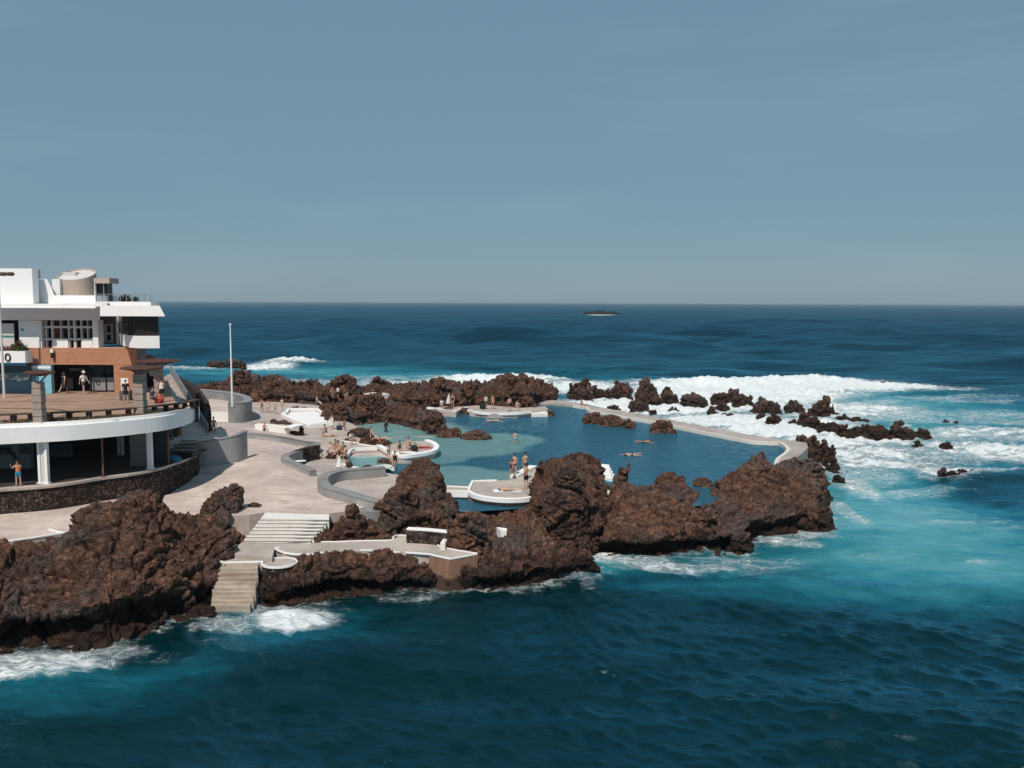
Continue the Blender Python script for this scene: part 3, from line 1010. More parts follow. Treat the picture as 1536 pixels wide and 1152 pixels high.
def water_shader(b, deep, fm, fcol, nrm, fnrm, far=None, rough=0.05, tint=(0.34, 0.82, 1.0), cap=0.8):
    """scattering body colour under a Fresnel sky reflection, with foam lying on top"""
    t = b.t
    dif = b.n('ShaderNodeBsdfDiffuse')
    b.l(deep, dif.inputs['Color'])
    up = b.n('ShaderNodeCombineXYZ')      # light scattered back from inside the water does not follow the ripples
    up.inputs[2].default_value = 1.0
    b.l(up.outputs[0], dif.inputs['Normal'])
    gl = b.n('ShaderNodeBsdfGlossy')
    gl.inputs['Color'].default_value = (*tint, 1)
    if far is None:
        gl.inputs['Roughness'].default_value = rough
    else:
        b.l(b.math('ADD', b.math('MULTIPLY', far, .25), rough), gl.inputs['Roughness'])
    b.l(nrm, gl.inputs['Normal'])
    fr_ = b.n('ShaderNodeFresnel')
    fr_.inputs['IOR'].default_value = 1.333
    b.l(nrm, fr_.inputs['Normal'])
    fac = b.math('DIVIDE', b.math('MULTIPLY', fr_.outputs[0], 1.65), b.math('ADD', 1.0, b.math('MULTIPLY', fr_.outputs[0], cap)))
    if far is not None:
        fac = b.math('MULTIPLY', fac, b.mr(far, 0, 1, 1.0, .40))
        p_ = b.pos()      # wind patches: rougher and smoother water
        fac = b.math('MULTIPLY', fac, b.mr(b.noise(p_, .016, 6, .7, (.45, 2.4, 1)), .34, .66, .62, 1.38, False))
        fac = b.math('MULTIPLY', fac, b.mr(b.noise(p_, .11, 6, .7, (.45, 2.0, 1)), .34, .66, .60, 1.40, False))
    m1 = b.n('ShaderNodeMixShader')
    b.l(fac, m1.inputs[0])
    b.l(dif.outputs[0], m1.inputs[1])
    b.l(gl.outputs[0], m1.inputs[2])
    out = m1.outputs[0]
    if fm is not None:
        fd = b.n('ShaderNodeBsdfDiffuse')
        b.l(fcol, fd.inputs['Color'])
        b.l(fnrm, fd.inputs['Normal'])
        m2 = b.n('ShaderNodeMixShader')
        b.l(fm, m2.inputs[0])
        b.l(out, m2.inputs[1])
        b.l(fd.outputs[0], m2.inputs[2])
        out = m2.outputs[0]
    t.nodes.remove(b.p)
    b.l(out, t.nodes['Material Output'].inputs['Surface'])
    return b.m


def sea_mat():
    b = NB('sea water')
    v = b.pos()
    foam, turq, crest, far = b.attr('foam'), b.attr('turq'), b.attr('crest'), b.attr('far')
    big = b.noise(v, 0.03, 4, 0.6)
    med = b.noise(v, 0.25, 5, 0.6, (1, 1.3, 1))
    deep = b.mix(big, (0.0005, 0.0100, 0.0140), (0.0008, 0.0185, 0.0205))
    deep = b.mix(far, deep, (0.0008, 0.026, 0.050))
    tt = b.math('ADD', turq, b.math('MULTIPLY', b.math('SUBTRACT', med, 0.5), 0.62))
    streak = b.noise(v, 0.10, 5, 0.65, (.5, 1.7, 1), .5)
    tt = b.math('ADD', tt, b.math('MULTIPLY', b.math('SUBTRACT', streak, 0.5), 0.75))
    tt = b.math('MULTIPLY', tt, b.mr(turq, 0.02, 0.22))
    turqc = b.ramp(tt, [(0.05, (0.0012, 0.024, 0.038)), (0.4, (0.006, 0.085, 0.115)), (0.66, (0.035, 0.20, 0.235)), (1.0, (0.14, 0.36, 0.385))])
    col = b.mix(b.mr(tt, 0.02, 0.4), deep, turqc)
    n1 = b.noise(v, 0.55, 7, 0.68, (.7, 1.7, 1), 0.5)
    n2 = b.noise(v, 2.6, 6, 0.7, (.8, 1.6, 1), 0.8)
    warp = b.n('ShaderNodeTexNoise')
    warp.inputs['Scale'].default_value = 0.9
    warp.inputs['Detail'].default_value = 4
    b.l(v, warp.inputs['Vector'])
    va = b.n('ShaderNodeVectorMath', operation='MULTIPLY_ADD')
    b.l(warp.outputs['Color'], va.inputs[0])
    va.inputs[1].default_value = (1.6, 1.6, 0)
    b.l(v, va.inputs[2])
    lace = b.voro(va.outputs[0], 0.95, 'DISTANCE_TO_EDGE')
    lace2 = b.voro(va.outputs[0], 2.7, 'DISTANCE_TO_EDGE')
    lc = b.math('MAXIMUM', b.mr(lace, 0.0, 0.11, 1, 0), b.math('MULTIPLY', b.mr(lace2, 0.0, 0.12, 1, 0), 0.75))
    n0 = b.noise(v, 0.12, 4, 0.6, (.5, 1.5, 1), 0.6)
    t = b.math('ADD', foam, b.math('ADD', b.math('MULTIPLY', b.math('SUBTRACT', n1, 0.5), 1.5), b.math('MULTIPLY', b.math('SUBTRACT', n2, 0.5), 0.75)))
    t = b.math('ADD', t, b.math('MULTIPLY', b.math('SUBTRACT', n0, 0.5), 1.0))
    solid = b.mr(t, 0.70, 1.05)
    lacy = b.math('MULTIPLY', b.math('MULTIPLY', lc, b.mr(t, 0.34, 0.78)), 0.7)
    veil = b.mr(t, 0.30, 1.0, 0, 0.36)
    gate = b.mr(foam, 0.03, 0.22)
    fm = b.math('MULTIPLY', b.math('MAXIMUM', b.math('MAXIMUM', solid, lacy), veil), gate)
    fl = b.noise(v, 6.0, 3, 0.6, (1, 1.3, 1))
    clump = b.noise(v, 0.16, 3, 0.6)
    flk = b.math('MULTIPLY', b.math('MULTIPLY', b.mr(fl, 0.70, 0.735), b.mr(crest, 0.1, 0.5)), b.mr(clump, .52, .64))
    fm = b.math('MAXIMUM', fm, b.math('MULTIPLY', flk, 0.0), True)
    fcol = b.mix(b.mr(n2, 0.3, 0.7), (0.58, 0.66, 0.69), (0.86, 0.87, 0.87))
    h = b.math('ADD', b.noise(v, 1.5, 7, 0.68, (.8, 2.0, 1)), b.math('MULTIPLY', b.noise(v, 0.35, 4, 0.6, (1, 2.2, 1)), 2.0))
    nrm = b.bump(h, 0.5, 0.10)
    nrm = b.bump(b.noise(v, 6.5, 3, 0.6, (.8, 1.5, 1)), 0.7, 0.05, nrm)
    hf = b.n('ShaderNodeBump')
    hf.inputs['Distance'].default_value = 7.0
    b.l(b.math('MULTIPLY', far, .5), hf.inputs['Strength'])
    b.l(b.noise(v, 0.05, 7, 0.68, (.7, 1.5, 1)), hf.inputs['Height'])
    b.l(nrm, hf.inputs['Normal'])
    nrm = hf.outputs[0]
    fb_ = b.bump(b.math('ADD', n2, b.math('MULTIPLY', fm, 0.8)), 0.8, 0.25, nrm)
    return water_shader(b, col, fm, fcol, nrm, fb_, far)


sea()

# ------------------------------------------------------------------ ground sheets


def slab(name, pts, z, zbot, mat, kind='structure', label=None, cat=None, smooth_n=0, closed=True):
    q = catmull(pts, smooth_n, True) if smooth_n else pts
    poly = [tuple(PZ(p[0], p[1], z)) for p in q]
    mb = MB().prism(poly, zbot, z)
    return tag(mb.build(name, M[mat]), label, cat, kind=kind)


def rim(name, pts, z, w, h, mat, label, cat, smooth_n=5, kind=None, group=None, off=0.0):
    q = catmull(pts, smooth_n) if smooth_n else pts
    pl = []
    for p in q:
        c = PZ(p[0], p[1], z)
        pl.append((c.x, c.y, z + off))
    mb = MB().ribbon(pl, w, None, dz=h)
    return tag(mb.build(name, M[mat], bevel=.015), label, cat, group, kind)


# broad pool deck
slab('pool_deck', [(60, 584), (200, 590), (300, 594), (470, 607), (500, 612), (515, 630), (529, 636), (545, 645), (536, 656), (562, 663), (600, 664), (566, 670), (526, 672), (521, 688), (530, 702), (548, 706), (600, 712),
                   (600, 760), (420, 760), (330, 700), (200, 690), (60, 690)], 3.0, -1.0, 'deck_grey', label='grey concrete bathing deck', cat='deck')
# upper (central) terrace as a gently sloping sheet
pts = [(240, 762), (252, 730), (284, 700), (300, 694), (364, 690), (366, 664), (372, 657), (455, 664), (476, 668), (428, 683), (430, 690), (472, 708), (498, 712), (484, 722), (486, 738), (520, 748), (562, 757), (530, 766), (494, 771), (396, 769), (374, 773), (330, 776), (262, 776)]
poly = [PS(p[0], p[1], zt) for p in pts]
inner = []
xs = [p.x for p in poly]
ys_ = [p.y for p in poly]
x = min(xs)
while x < max(xs):
    y = min(ys_)
    while y < max(ys_):
        inner.append((x, y))
        y += 0.9
    x += 0.9
n0 = len(poly)
res = delaunay_2d_cdt([Vector((p.x, p.y)) for p in poly] + [Vector(q) for q in inner], [], [list(range(n0))], 1, 1e-4)
vs = [(v.x, v.y, zt(v.x, v.y) + 0.03) for v in res[0]]
mb = MB().add(vs, [tuple(f) for f in res[2]])
sk = [(p.x, p.y, zt(p.x, p.y) + .03) for p in poly]
n1 = len(sk)
mb.add(sk + [(a, b_, -1.0) for a, b_, c in sk], [(i, (i + 1) % n1, (i + 1) % n1 + n1, i + n1) for i in range(n1)])
tag(mb.build('terrace', M['deck']), 'pale sloping concrete terrace', 'terrace', kind='structure')
# ground behind the grey curved wall and foot of the ramp
poly = [PZ(250, 690, 4.9), PZ(300, 684, 4.8), PZ(350, 668, 4.6), PZ(368, 660, 4.3), PZ(380, 655, 4.0), PZ(455, 662, 3.05), PZ(450, 648, 3.06), PZ(400, 640, 3.1), PZ(345, 634, 3.5), PZ(318, 644, 4.9), PZ(312, 651, 4.98), PZ(262, 655, 4.98)]
tag(MB().prism([tuple(p) for p in poly], -1, 3).build('ramp_ground', M['deck']), 'brownish sloping concrete behind the curved wall', 'ground', kind='structure')
# left lower deck
slab('lower_deck', [(-80, 838), (0, 815), (97, 800), (106, 795), (150, 775), (230, 745), (-80, 760)], 3.7, -1.0, 'deck', label='worn concrete ledge under the stone wall', cat='deck')
rim('white_kerb', [(-40, 824), (0, 814.5), (50, 807), (97, 799.5)], 3.7, .16, .1, 'white_kerb', 'thin white kerb along the edge of the left ledge', 'kerb', 3, off=.06)
rim('white_kerb', [(97, 800), (82, 797), (74, 794.5)], 3.7, .16, .1, 'white_kerb', 'short white kerb returning at the corner of the left ledge', 'kerb', 3, off=.058)
rim('stone_wall', [(-40, 836), (0, 822), (50, 814), (92, 806)], 3.3, .5, 1.6, 'stone', 'low dark stone retaining wall beneath the left ledge', 'wall', 3, off=.3)

# ---- white steps
MST = MB()
nst = 7
top, bot = 3.05, 2.14
for i in range(nst):
    t0, t1 = i / nst, (i + 1) / nst
    z = top - (top - bot) * (i / nst)
    yl0, yl1 = 769 + (806 - 769) * t0, 769 + (806 - 769) * t1 + 3
    l0, r0 = 398 - (398 - 372) * t0, 494 - (494 - 464) * t0
    l1, r1 = 398 - (398 - 368) * t1, 494 - (494 - 462) * t1
    a, b_, c, d = PZ(l0, yl0, z), PZ(r0, yl0 + 2.5, z), PZ(r1 + 4, yl1 + 2.5, z), PZ(l1 - 2, yl1, z)
    MST.prism([tuple(a), tuple(b_), tuple(c), tuple(d)], 0.5, z)
root = empty('white_stairs', PZ(430, 808, 2.1))
tag(root, 'broad white painted flight of steps leading down from the pale terrace', 'stairs')
MST.build('flight', M['white_worn'], root)
# dark strips under each tread edge put the riser shade into colour
RSH = MB()
for i in range(nst):
    t1 = (i + 1) / nst
    z = top - (top - bot) * (i / nst)
    yl1 = 769 + (806 - 769) * t1 + 3
    l1, r1 = 398 - (398 - 368) * t1, 494 - (494 - 462) * t1
    a, b_ = PZ(l1 - 2, yl1, z), PZ(r1 + 4, yl1 + 2.5, z)
    RSH.box(min(a.x, b_.x), max(a.x, b_.x), min(a.y, b_.y) - .03, min(a.y, b_.y) + 0.02, z - .055, z - .012)
RSH.build('riser_shade', plain('dark riser shade', (.16, .14, .13), .8), root)
# landing + walkway
slab('walkway', [(352, 822), (372, 806), (464, 813), (586, 811), (600, 803), (640, 806), (662, 812), (668, 822), (708, 831), (676, 836.5), (644, 830.5), (608, 828.5), (560, 825.5), (500, 827.5), (455, 831.5), (425, 829), (412, 822), (408, 836), (352, 832)],
     2.1, -1.0, 'path', label='grey concrete walkway along the shore', cat='walkway')
WK = 'white painted kerbs of the walkway'
rim('white_kerb', [(462, 813), (500, 813), (540, 811.5), (586, 810.5), (590, 806), (600, 803), (640, 806), (662, 811)], 2.1, .10, .10, 'white_kerb', 'long white kerb between the walkway and the rock slope', 'kerb', 5, off=.05)
rim('white_kerb', [(661, 811), (657, 818), (668, 822), (690, 826.5), (716, 830.5)], 2.1, .10, .10, 'white_kerb', 'white kerb curling round the rocks at the end of the walkway', 'kerb', 5, off=.05)
rim('white_kerb', [(716, 831), (696, 835), (676, 838.5), (658, 835), (644, 831.5), (608, 829)], 2.1, .10, .10, 'white_kerb', 'white kerb on the seaward corner of the walkway', 'kerb', 0, off=.06)
rim('white_kerb', [(600, 829), (570, 826.5), (540, 825.5)], 2.1, .10, .10, 'white_kerb', 'middle white kerb on the sea edge of the walkway', 'kerb', 5, off=.05)
rim('white_kerb', [(486, 829), (458, 832), (428, 829.5), (413, 823), (420, 821)], 2.1, .10, .10, 'white_kerb', 'white kerb hooking round the landward end of the walkway', 'kerb', 5, off=.05)
# concrete pier block
a, b_, c, d = PZ(643, 832, 2.08), PZ(675, 839.5, 2.08), PZ(717, 831.8, 2.08), PZ(692, 822, 2.08)
tag(MB().prism([tuple(a), tuple(b_), tuple(c), tuple(d)], -1.5, 2.08).build('pier_block', M['rust_concrete'], bevel=.04), 'rust stained concrete pier block standing in the sea at the end of the walkway', 'pier')
tag(MB().prism([tuple(PZ(666, 893, .05)), tuple(PZ(690, 897, .05)), tuple(PZ(694, 886, .1)), tuple(PZ(672, 882, .1))], -1, .55).build('concrete_footing', M['rust_concrete'], bevel=.08), 'pale broken concrete footing at the base of the pier block', 'footing')
# white drum bollard, low stone wall with white coping, white block on the rocks
c = PZ(672, 818, 2.1)
root = empty('curved_parapet', c)
tag(root, 'short curved white parapet at the end of the walkway', 'parapet')
rim_pts = catmull([(664, 814), (668, 808), (676, 803), (682, 799)], 4)
pl = [tuple(PZ(p[0], p[1], 2.55)) for p in rim_pts]
MB().ribbon(pl, .3, 2.0).build('wall', M['white_worn'], root, bevel=.04)
pl = [tuple(PZ(p[0], p[1], 3.0)) for p in [(611, 791.5), (640, 793), (676, 796.5)]]
root = empty('low_stone_wall', (pl[1][0], pl[1][1], 2.1))
tag(root, 'low dark stone wall with a white coping behind the walkway', 'wall')
MB().ribbon([(a, b_, 2.88) for a, b_, c in pl], .5, 1.6).build('masonry', M['stone'], root)
MB().ribbon([(a, b_, 3.0) for a, b_, c in pl], .42, None, dz=.118).build('coping', M['white'], root, bevel=.02)
c = PZ(755, 797, 2.4)
tag(MB().prism([(c.x - .45, c.y + .8), (c.x - .16, c.y), (c.x + .22, c.y), (c.x + .24, c.y + .5)], 1.5, 2.48).build('white_block', M['white'], bevel=.03), 'small white painted block set in the rocks above the pier', 'block')
# wedge wall left of steps
root = empty('planter_wall', PZ(372, 785, 2.6))
tag(root, 'small curved concrete planter wall with a white rim beside the steps', 'planter')
pl = [tuple(PZ(p[0], p[1], 2.9)) for p in catmull([(346, 771), (362, 773), (378, 770), (392, 762)], 4)]
MB().ribbon([(a, b_, 2.86) for a, b_, c in pl], .5, 1.4).build('wall', M['deck_grey'], root)
MB().ribbon([(a, b_, 2.95) for a, b_, c in pl], .56, None, dz=.088).build('rim', M['white'], root, bevel=.02)
# landing lower and rough steps down to the water
slab('landing', [(326, 840), (352, 829), (410, 833), (404, 841), (394, 843), (332, 843)], 1.85, -1, 'path', label='small grey landing below the white steps', cat='landing')
rim('white_kerb', [(356, 826), (325, 841), (338, 844), (395, 842.5)], 1.85, .10, .10, 'white_kerb', 'white kerb round the small landing', 'kerb', 0, off=.05)
W2 = MB()
for i in range(2):
    z = 2.08 - .08 * i
    a, b_, c, d = PZ(354 - 0 * i, 819 + 6 * i, z), PZ(410, 822 + 6 * i, z), PZ(410, 829 + 6 * i, z), PZ(353, 827 + 6 * i, z)
    W2.prism([tuple(a), tuple(b_), tuple(c), tuple(d)], .5, z)
tag(W2.build('white_steps', M['white_worn']), 'two low white steps joining the walkway to the landing', 'steps')
RS = MB()
n = 9
rs = random.Random(4)
for i in range(n):
    t0, t1 = i / n, (i + 1) / n
    z = 1.80 - 1.75 * (i / n) + rs.uniform(-.03, .03)
    y0, y1 = 843 + 62 * t0, 843 + 62 * t1 + 3
    l0 = 334 - 14 * math.sin(min(1, t0 * 1.6) * 1.9) + rs.uniform(-4, 3)
    r0 = 388 - 10 * t0 + rs.uniform(-3, 4)
    q = [(l0, y0 - 1), ((l0 * 2 + r0) / 3, y0 - 1 + rs.uniform(-.5, .5)), (r0, y0 - 1), (r0 - 1, y1 + rs.uniform(-1, .6)), ((l0 + r0 * 2) / 3, y1 + rs.uniform(-.8, .6)), ((l0 * 2 + r0) / 3, y1 + rs.uniform(-.8, .6)), (l0 - 1, y1 + rs.uniform(-1, .6))]
    RS.prism([tuple(PZ(p[0], p[1], z)) for p in q], -1, z)
M['step_worn'] = concrete_mat('weathered steps', (0.44, 0.355, 0.29), 0.9, (1, 2, 3), 2.0)
tag(RS.build('worn_steps', M['step_worn'], bevel=.03), 'old weathered concrete steps running down into the sea', 'steps')
# round planter beside the steps
c = PZ(414, 846, 1.95)
root = empty('round_planter', (c.x, c.y + .3, 1.2))
tag(root, 'half round stone planter with a white rim beside the worn steps', 'planter')
cir = [(c.x + 1.0 * math.cos(t), c.y + .75 + .95 * math.sin(t)) for t in np.linspace(0, 2 * math.pi, 28, endpoint=False)]
MB().prism(cir, -.6, 1.74).build('drum', M['stone'], root)
pl = [(x, y, 1.85) for x, y in cir] + [(cir[0][0], cir[0][1], 1.85), ]
MB().ribbon(pl, .11, None, dz=.108).build('rim', M['white_kerb'], root)
MB().prism([(c.x + .9 * math.cos(t), c.y + .75 + .86 * math.sin(t)) for t in np.linspace(0, 2 * math.pi, 28, endpoint=False)], 1.7, 1.79).build('soil', M['deck_grey'], root)

# ------------------------------------------------------------------ grey walls


def wall_line(name, label, pts, width, h, zf, mat='wall_grey', cap='wall_cap', capw=None, sm=6, zbot=-.5, cat='wall', caph=.1):
    """wall whose BASE follows pixel points on the ground function zf; h metres high (number or list)"""
    q = catmull([(p[0], p[1], (h[i] if isinstance(h, list) else h)) for i, p in enumerate(pts)], sm)
    pl = []
    for p in q:
        g = PS(p[0], p[1], zf)
        pl.append((g.x, g.y, g.z + p[2]))
    mid = pl[len(pl) // 2]
    root = empty(name, (mid[0], mid[1], mid[2] - .5))
    tag(root, label, cat)
    MB().ribbon([(a, b_, c - caph) for a, b_, c in pl], width, zbot).build('masonry', M[mat], root, smooth=False)
    if cap:
        MB().ribbon(pl, capw or width + .06, None, dz=caph - .004).build('coping', M[cap], root, bevel=.02)
    return root


wall_line('curved_wall', 'tall pale grey curved wall behind the shirtless walker', [(262, 702), (285, 701), (310, 699.5), (335, 696.5), (355, 693), (369, 688)], .35, [1.85, 1.95, 2.05, 2.15, 2.25, 2.35], zt, capw=.42)
wall_line('low_wall', 'zigzag low grey wall with stone facing across the middle of the terrace', [(371, 657), (400, 660), (430, 664), (456, 669), (473, 672), (474, 677), (455, 684), (432, 691), (428, 695), (440, 702), (456, 709), (470, 715)], .62,
          [.5, .5, .5, .5, .55, .6, .6, .55, .5, .5, .5, .5], zt, mat='wall_grey', sm=5, capw=.66)
# stone facing on the drop to the lower deck, in the notch of the wall
pl = [tuple(PZ(p[0], p[1], 4.3)) for p in [(442, 676), (460, 670), (476.5, 667)]]
tag(MB().ribbon([(a, b_, 4.25) for a, b_, c in pl], .5, 2.5).build('stone_wall', M['stone']), 'dark stone retaining wall in the notch of the zigzag wall', 'wall')
wall_line('serpentine_wall', 'winding low grey wall hooking round the brown rocks at the top of the steps', [(576, 713), (545, 716), (512, 719), (490, 726), (484, 735), (492, 744), (520, 752), (548, 759), (570, 762), (582, 762), (584, 757)], .75,
          [.75, .75, .75, .75, .75, .75, .7, .62, .5, .4, .4], zt, sm=6, capw=.8)
pl = [tuple(PZ(p[0], p[1], 3.35)) for p in catmull([(584, 757), (577, 763), (560, 765.5), (538, 765)], 4)]
tag(MB().ribbon(pl, .5, 1.8).build('low_wall', M['wall_cap'], bevel=.02), 'short curled end of grey wall among the rocks', 'wall')
rim('white_kerb', [(534, 756), (548, 756), (562, 757)], 3.2, .12, .12, 'white_kerb', 'tiny white kerb inside the curled grey wall', 'kerb', 0)
# round drum wall by the flagpole
zc = lambda x, y: 3.0
wall_line('drum_wall', 'dark grey rounded wall beside the flagpole', [(250, 612), (290, 610), (335, 614), (362, 620), (372, 626), (371, 631), (360, 633.5), (345, 633.5)], .9, 2.35, zc, mat='wall_cap', cap='wall_cap', sm=6, capw=.96)  # darker grey puts the shade of this wall's front into the colour
root = empty('white_bench_wall', PZ(328, 632, 3))
tag(root, 'low white wall with a brown paved top beside the drum wall', 'wall')
a = [PZ(314, 632.5, 3), PZ(344, 632.5, 3), PZ(344, 612, 3), PZ(314, 612, 3)]
MB().prism([(p.x, p.y) for p in a], 2, 4.2).build('masonry', M['white_clean'], root)
MB().prism([(p.x, p.y) for p in a], 4.204, 4.28).build('paving', M['deck'], root)
root = empty('white_bench_wall', PZ(420, 655, 3))
tag(root, 'bright white low wall between the zigzag wall and the rocks', 'wall')
pl = [tuple(PZ(p[0], p[1], 3)) for p in [(385, 651), (410, 653), (432, 656)]]
MB().ribbon([(x, y, 4.1) for x, y, z in pl], .5, 2.5).build('masonry', M['white_clean'], root)
pl = [tuple(PZ(p[0], p[1], 4.16)) for p in [(432, 640.5), (444, 637.5), (451, 636)]]
MB().ribbon(pl, 1.2, None, dz=.1).build('slab', M['white_clean'], root)
# white wading basin
root = empty('wading_basin', PZ(462, 630, 3))
tag(root, 'bright white angular wading basin in the grey deck', 'basin')
ou = [(424, 623), (430, 620), (433, 615), (474, 615), (500, 626), (497, 632), (494, 637), (466, 640), (440, 631)]
ob = [tuple(PZ(p[0], p[1], 3.1)) for p in ou]
MB().prism([tuple(PZ(p[0], p[1], 3.05)) for p in [(431, 621), (436, 618), (472, 617), (494, 627), (490, 633), (466, 636), (442, 629)]], 2.9, 3.05).build('floor', M['white'], root)
MB().ribbon([(x, y, 3.35) for x, y, z in ob] + [(ob[0][0], ob[0][1], 3.35)], .45, 2.8).build('rim', M['white_clean'], root, bevel=.03)
# flagpole
f0 = PZ(348.5, 611, 5.35)
y = f0.y
ft = PY(347.5, 488, y)
root = empty('flagpole', (f0.x, f0.y, 3))
tag(root, 'tall thin white flagpole without a flag', 'flagpole')
MB().tube([(f0.x, f0.y, 5.3), (f0.x, f0.y, 10), (f0.x, f0.y, ft.z)], [.11, .09, .06], 10).build('pole', M['white_clean'], root)
MB().tube([(f0.x, f0.y, 5.3), (f0.x, f0.y, 5.45)], .3, 12).build('base', M['wall_cap'], root)
MB().tube([(f0.x, f0.y, ft.z), (f0.x, f0.y, ft.z + .12), (f0.x, f0.y, ft.z + .2)], [.13, .13, .03], 8).build('finial', M['white_clean'], root)

# ------------------------------------------------------------------ pools


def pool_mat():
    b = NB('pool water')
    v = b.pos()
    sh = b.attr('shallow')
    n = b.noise(v, 0.5, 5, 0.6, (1, 1.6, 1))
    t = b.math('ADD', sh, b.math('MULTIPLY', b.math('SUBTRACT', n, 0.5), 0.25))
    col = b.ramp(t, [(0.12, (0.024, 0.092, 0.142)), (0.34, (0.055, 0.145, 0.175)), (0.50, (0.11, 0.225, 0.235)), (0.85, (0.20, 0.315, 0.30)), (1.0, (0.42, 0.46, 0.40))])
    dk = b.mr(b.noise(v, 0.12, 4, .6), .4, .65, 0, .35)
    col = b.mix(dk, col, b.mix(1.0, col, (.6, .7, .75), 'MULTIPLY'))
    h = b.math('ADD', b.noise(v, 1.3, 6, 0.66, (1, 2.4, 1)), b.math('MULTIPLY', b.noise(v, 5.0, 3, 0.6, (1, 2, 1)), .3))
    return water_shader(b, col, None, None, b.bump(h, 0.8, 0.26), None, None, .06, (.58, .88, 1.0), 1.6)


M['pool'] = pool_mat()


def water(name, label, pts, z, shallow, dz=0.25):
    poly = [PZ(p[0], p[1], z) for p in pts]
    n = len(poly)
    st = 0.5
    inner = []
    xs, yy = [p.x for p in poly], [p.y for p in poly]
    gx, gy = np.arange(min(xs), max(xs), st), np.arange(min(yy), max(yy), st)
    for x_ in gx:
        for y_ in gy:
            inner.append(Vector((x_, y_)))
    r = delaunay_2d_cdt([Vector((p.x, p.y)) for p in poly] + inner, [], [list(range(n))], 1, 1e-4)
    X = np.array([v.x for v in r[0]])
    Y = np.array([v.y for v in r[0]])
    m = np.zeros_like(X)
    for (cx, cy, hw, hh, s_) in shallow:
        c = PZ(cx, cy, z)
        y0, y1 = PZ(cx, cy + hh, z).y, PZ(cx, cy - hh, z).y
        q = ((X - c.x) / (hw * c.y / FPX)) ** 2 + ((Y - (y0 + y1) / 2) / ((y1 - y0) / 2)) ** 2
        m = np.maximum(m, s_ * np.clip((1.38 - q) / .62, 0, 1))
    Z = z + 0.02 * np.sin(X * 2.3 + np.sin(Y * 1.1)) * np.sin(Y * 3.1 + np.sin(X)) + .012 * np.sin(X * 5 + Y * 3)
    mb = MB().add(list(zip(X, Y, Z)), [tuple(f) for f in r[2]])
    me = mb.mesh(name, True)
    at = me.attributes.new('shallow', 'FLOAT', 'POINT')
    at.data.foreach_set('value', m.astype(np.float32))
    o = link(name, me, M['pool'])
    tag(o, label, 'pool', kind='structure')


water('pool_water', 'calm blue water of the large lava pool with turquoise shallows',
      [(490, 612), (640, 606), (800, 598), (880, 606), (1000, 634), (1126, 654), (1185, 664), (1168, 700), (1130, 740), (1070, 758), (980, 762), (900, 752), (850, 745), (800, 762), (700, 768), (640, 762), (600, 730), (500, 700)], ZP,
      [(690, 672, 100, 14, .62), (600, 655, 110, 24, .66), (745, 661, 72, 11, .58), (650, 685, 60, 12, .55), (700, 718, 100, 14, .60), (680, 712, 60, 14, .58), (560, 650, 60, 20, .8), (1150, 661, 26, 5, .5), (820, 602, 60, 5, .55), (1020, 752, 30, 12, .3), (590, 672, 60, 16, .75)])
# wading pool (separate, on the deck)
slab('wading_pool_floor', [(526, 671), (566, 670), (588, 686), (584, 700), (548, 706), (528, 703), (519, 690)], 2.6, 1.5, 'deck', label='pale floor of the little wading pool', cat='pool floor')
water('wading_pool_water', 'pale blue water of the little wading pool', [(524, 684), (560, 683), (590, 688), (590, 702), (520, 704), (516, 692)], 2.72, [(550, 680, 40, 8, .98), (550, 694, 44, 8, .68)])

# seawall round the pool
out = [(798, 598), (840, 601), (880, 607), (920, 614.5), (960, 621.5), (1005, 630), (1050, 638.5), (1090, 646), (1130, 653), (1170, 659), (1192, 661.5), (1210, 664), (1212, 671), (1202, 681), (1189, 690), (1177, 699)]
inn = [(1164, 694), (1168, 687), (1178, 680), (1182, 673), (1170, 664), (1150, 663), (1126, 661), (1080, 652.5), (1040, 644.5), (1000, 636.5), (960, 629), (920, 622), (884, 615), (880, 611), (860, 608), (806, 604)]
poly = [tuple(PZ(p[0], p[1], 2.62)) for p in out + inn]
root = empty('pool_seawall', PZ(1050, 640, 2))
tag(root, 'long pale concrete wall holding the pool against the surf', 'seawall')
MB().prism(poly, -1, 2.62).build('walkway', M['seawall'], root)
pl = [tuple(PZ(p[0], p[1], 2.66)) for p in catmull(inn[::-1][1:], 3)]
MB().ribbon([(a, b_, 2.70) for a, b_, c in pl], .34, None, dz=.42).build('inner_kerb', white_mat('pale kerb', (.66, .60, .55), .5), root)
# far bathing ledge with white kerbs
slab('bathing_ledge', [(650, 613), (662, 609), (700, 606), (735, 608), (780, 612), (818, 609), (822, 614), (800, 617), (775, 619.5), (740, 620.5), (705, 617), (700, 612), (690, 614), (684, 619), (660, 617)], 2.95, 1, 'deck_grey', label='grey concrete ledge at the far side of the pool', cat='ledge')
rim('white_kerb', [(702, 615), (715, 618), (740, 620), (775, 619.5), (796, 617.5)], 2.95, .3, .3, 'white_kerb', 'curved white kerb along the far bathing ledge', 'kerb', 5, off=.06)
rim('white_kerb', [(641, 611), (655, 612.5), (665, 614.5)], 2.95, .3, .3, 'white_kerb', 'short white kerb at the left of the far bathing ledge', 'kerb', 3, off=.06)
rim('white_kerb', [(680, 617), (690, 614), (702, 610)], 2.95, .3, .3, 'white_kerb', 'bent white kerb in the middle of the far bathing ledge', 'kerb', 3, off=.06)
a = [PZ(797, 625, 2.4), PZ(822, 624.5, 2.4), PZ(822, 617, 2.4), PZ(797, 617, 2.4)]
tag(MB().prism([(p.x, p.y) for p in a], 1.5, 2.8).build('white_pier', M['white_worn'], bevel=.05), 'chunky white pier at the end of the far bathing ledge', 'pier')
rock('brown rock capping the end of the chunky white pier', (), [(826, 625, 614, 8, .7, 2.3)], zb=ZP, voxel=.1, amp=.2, scale=.8)
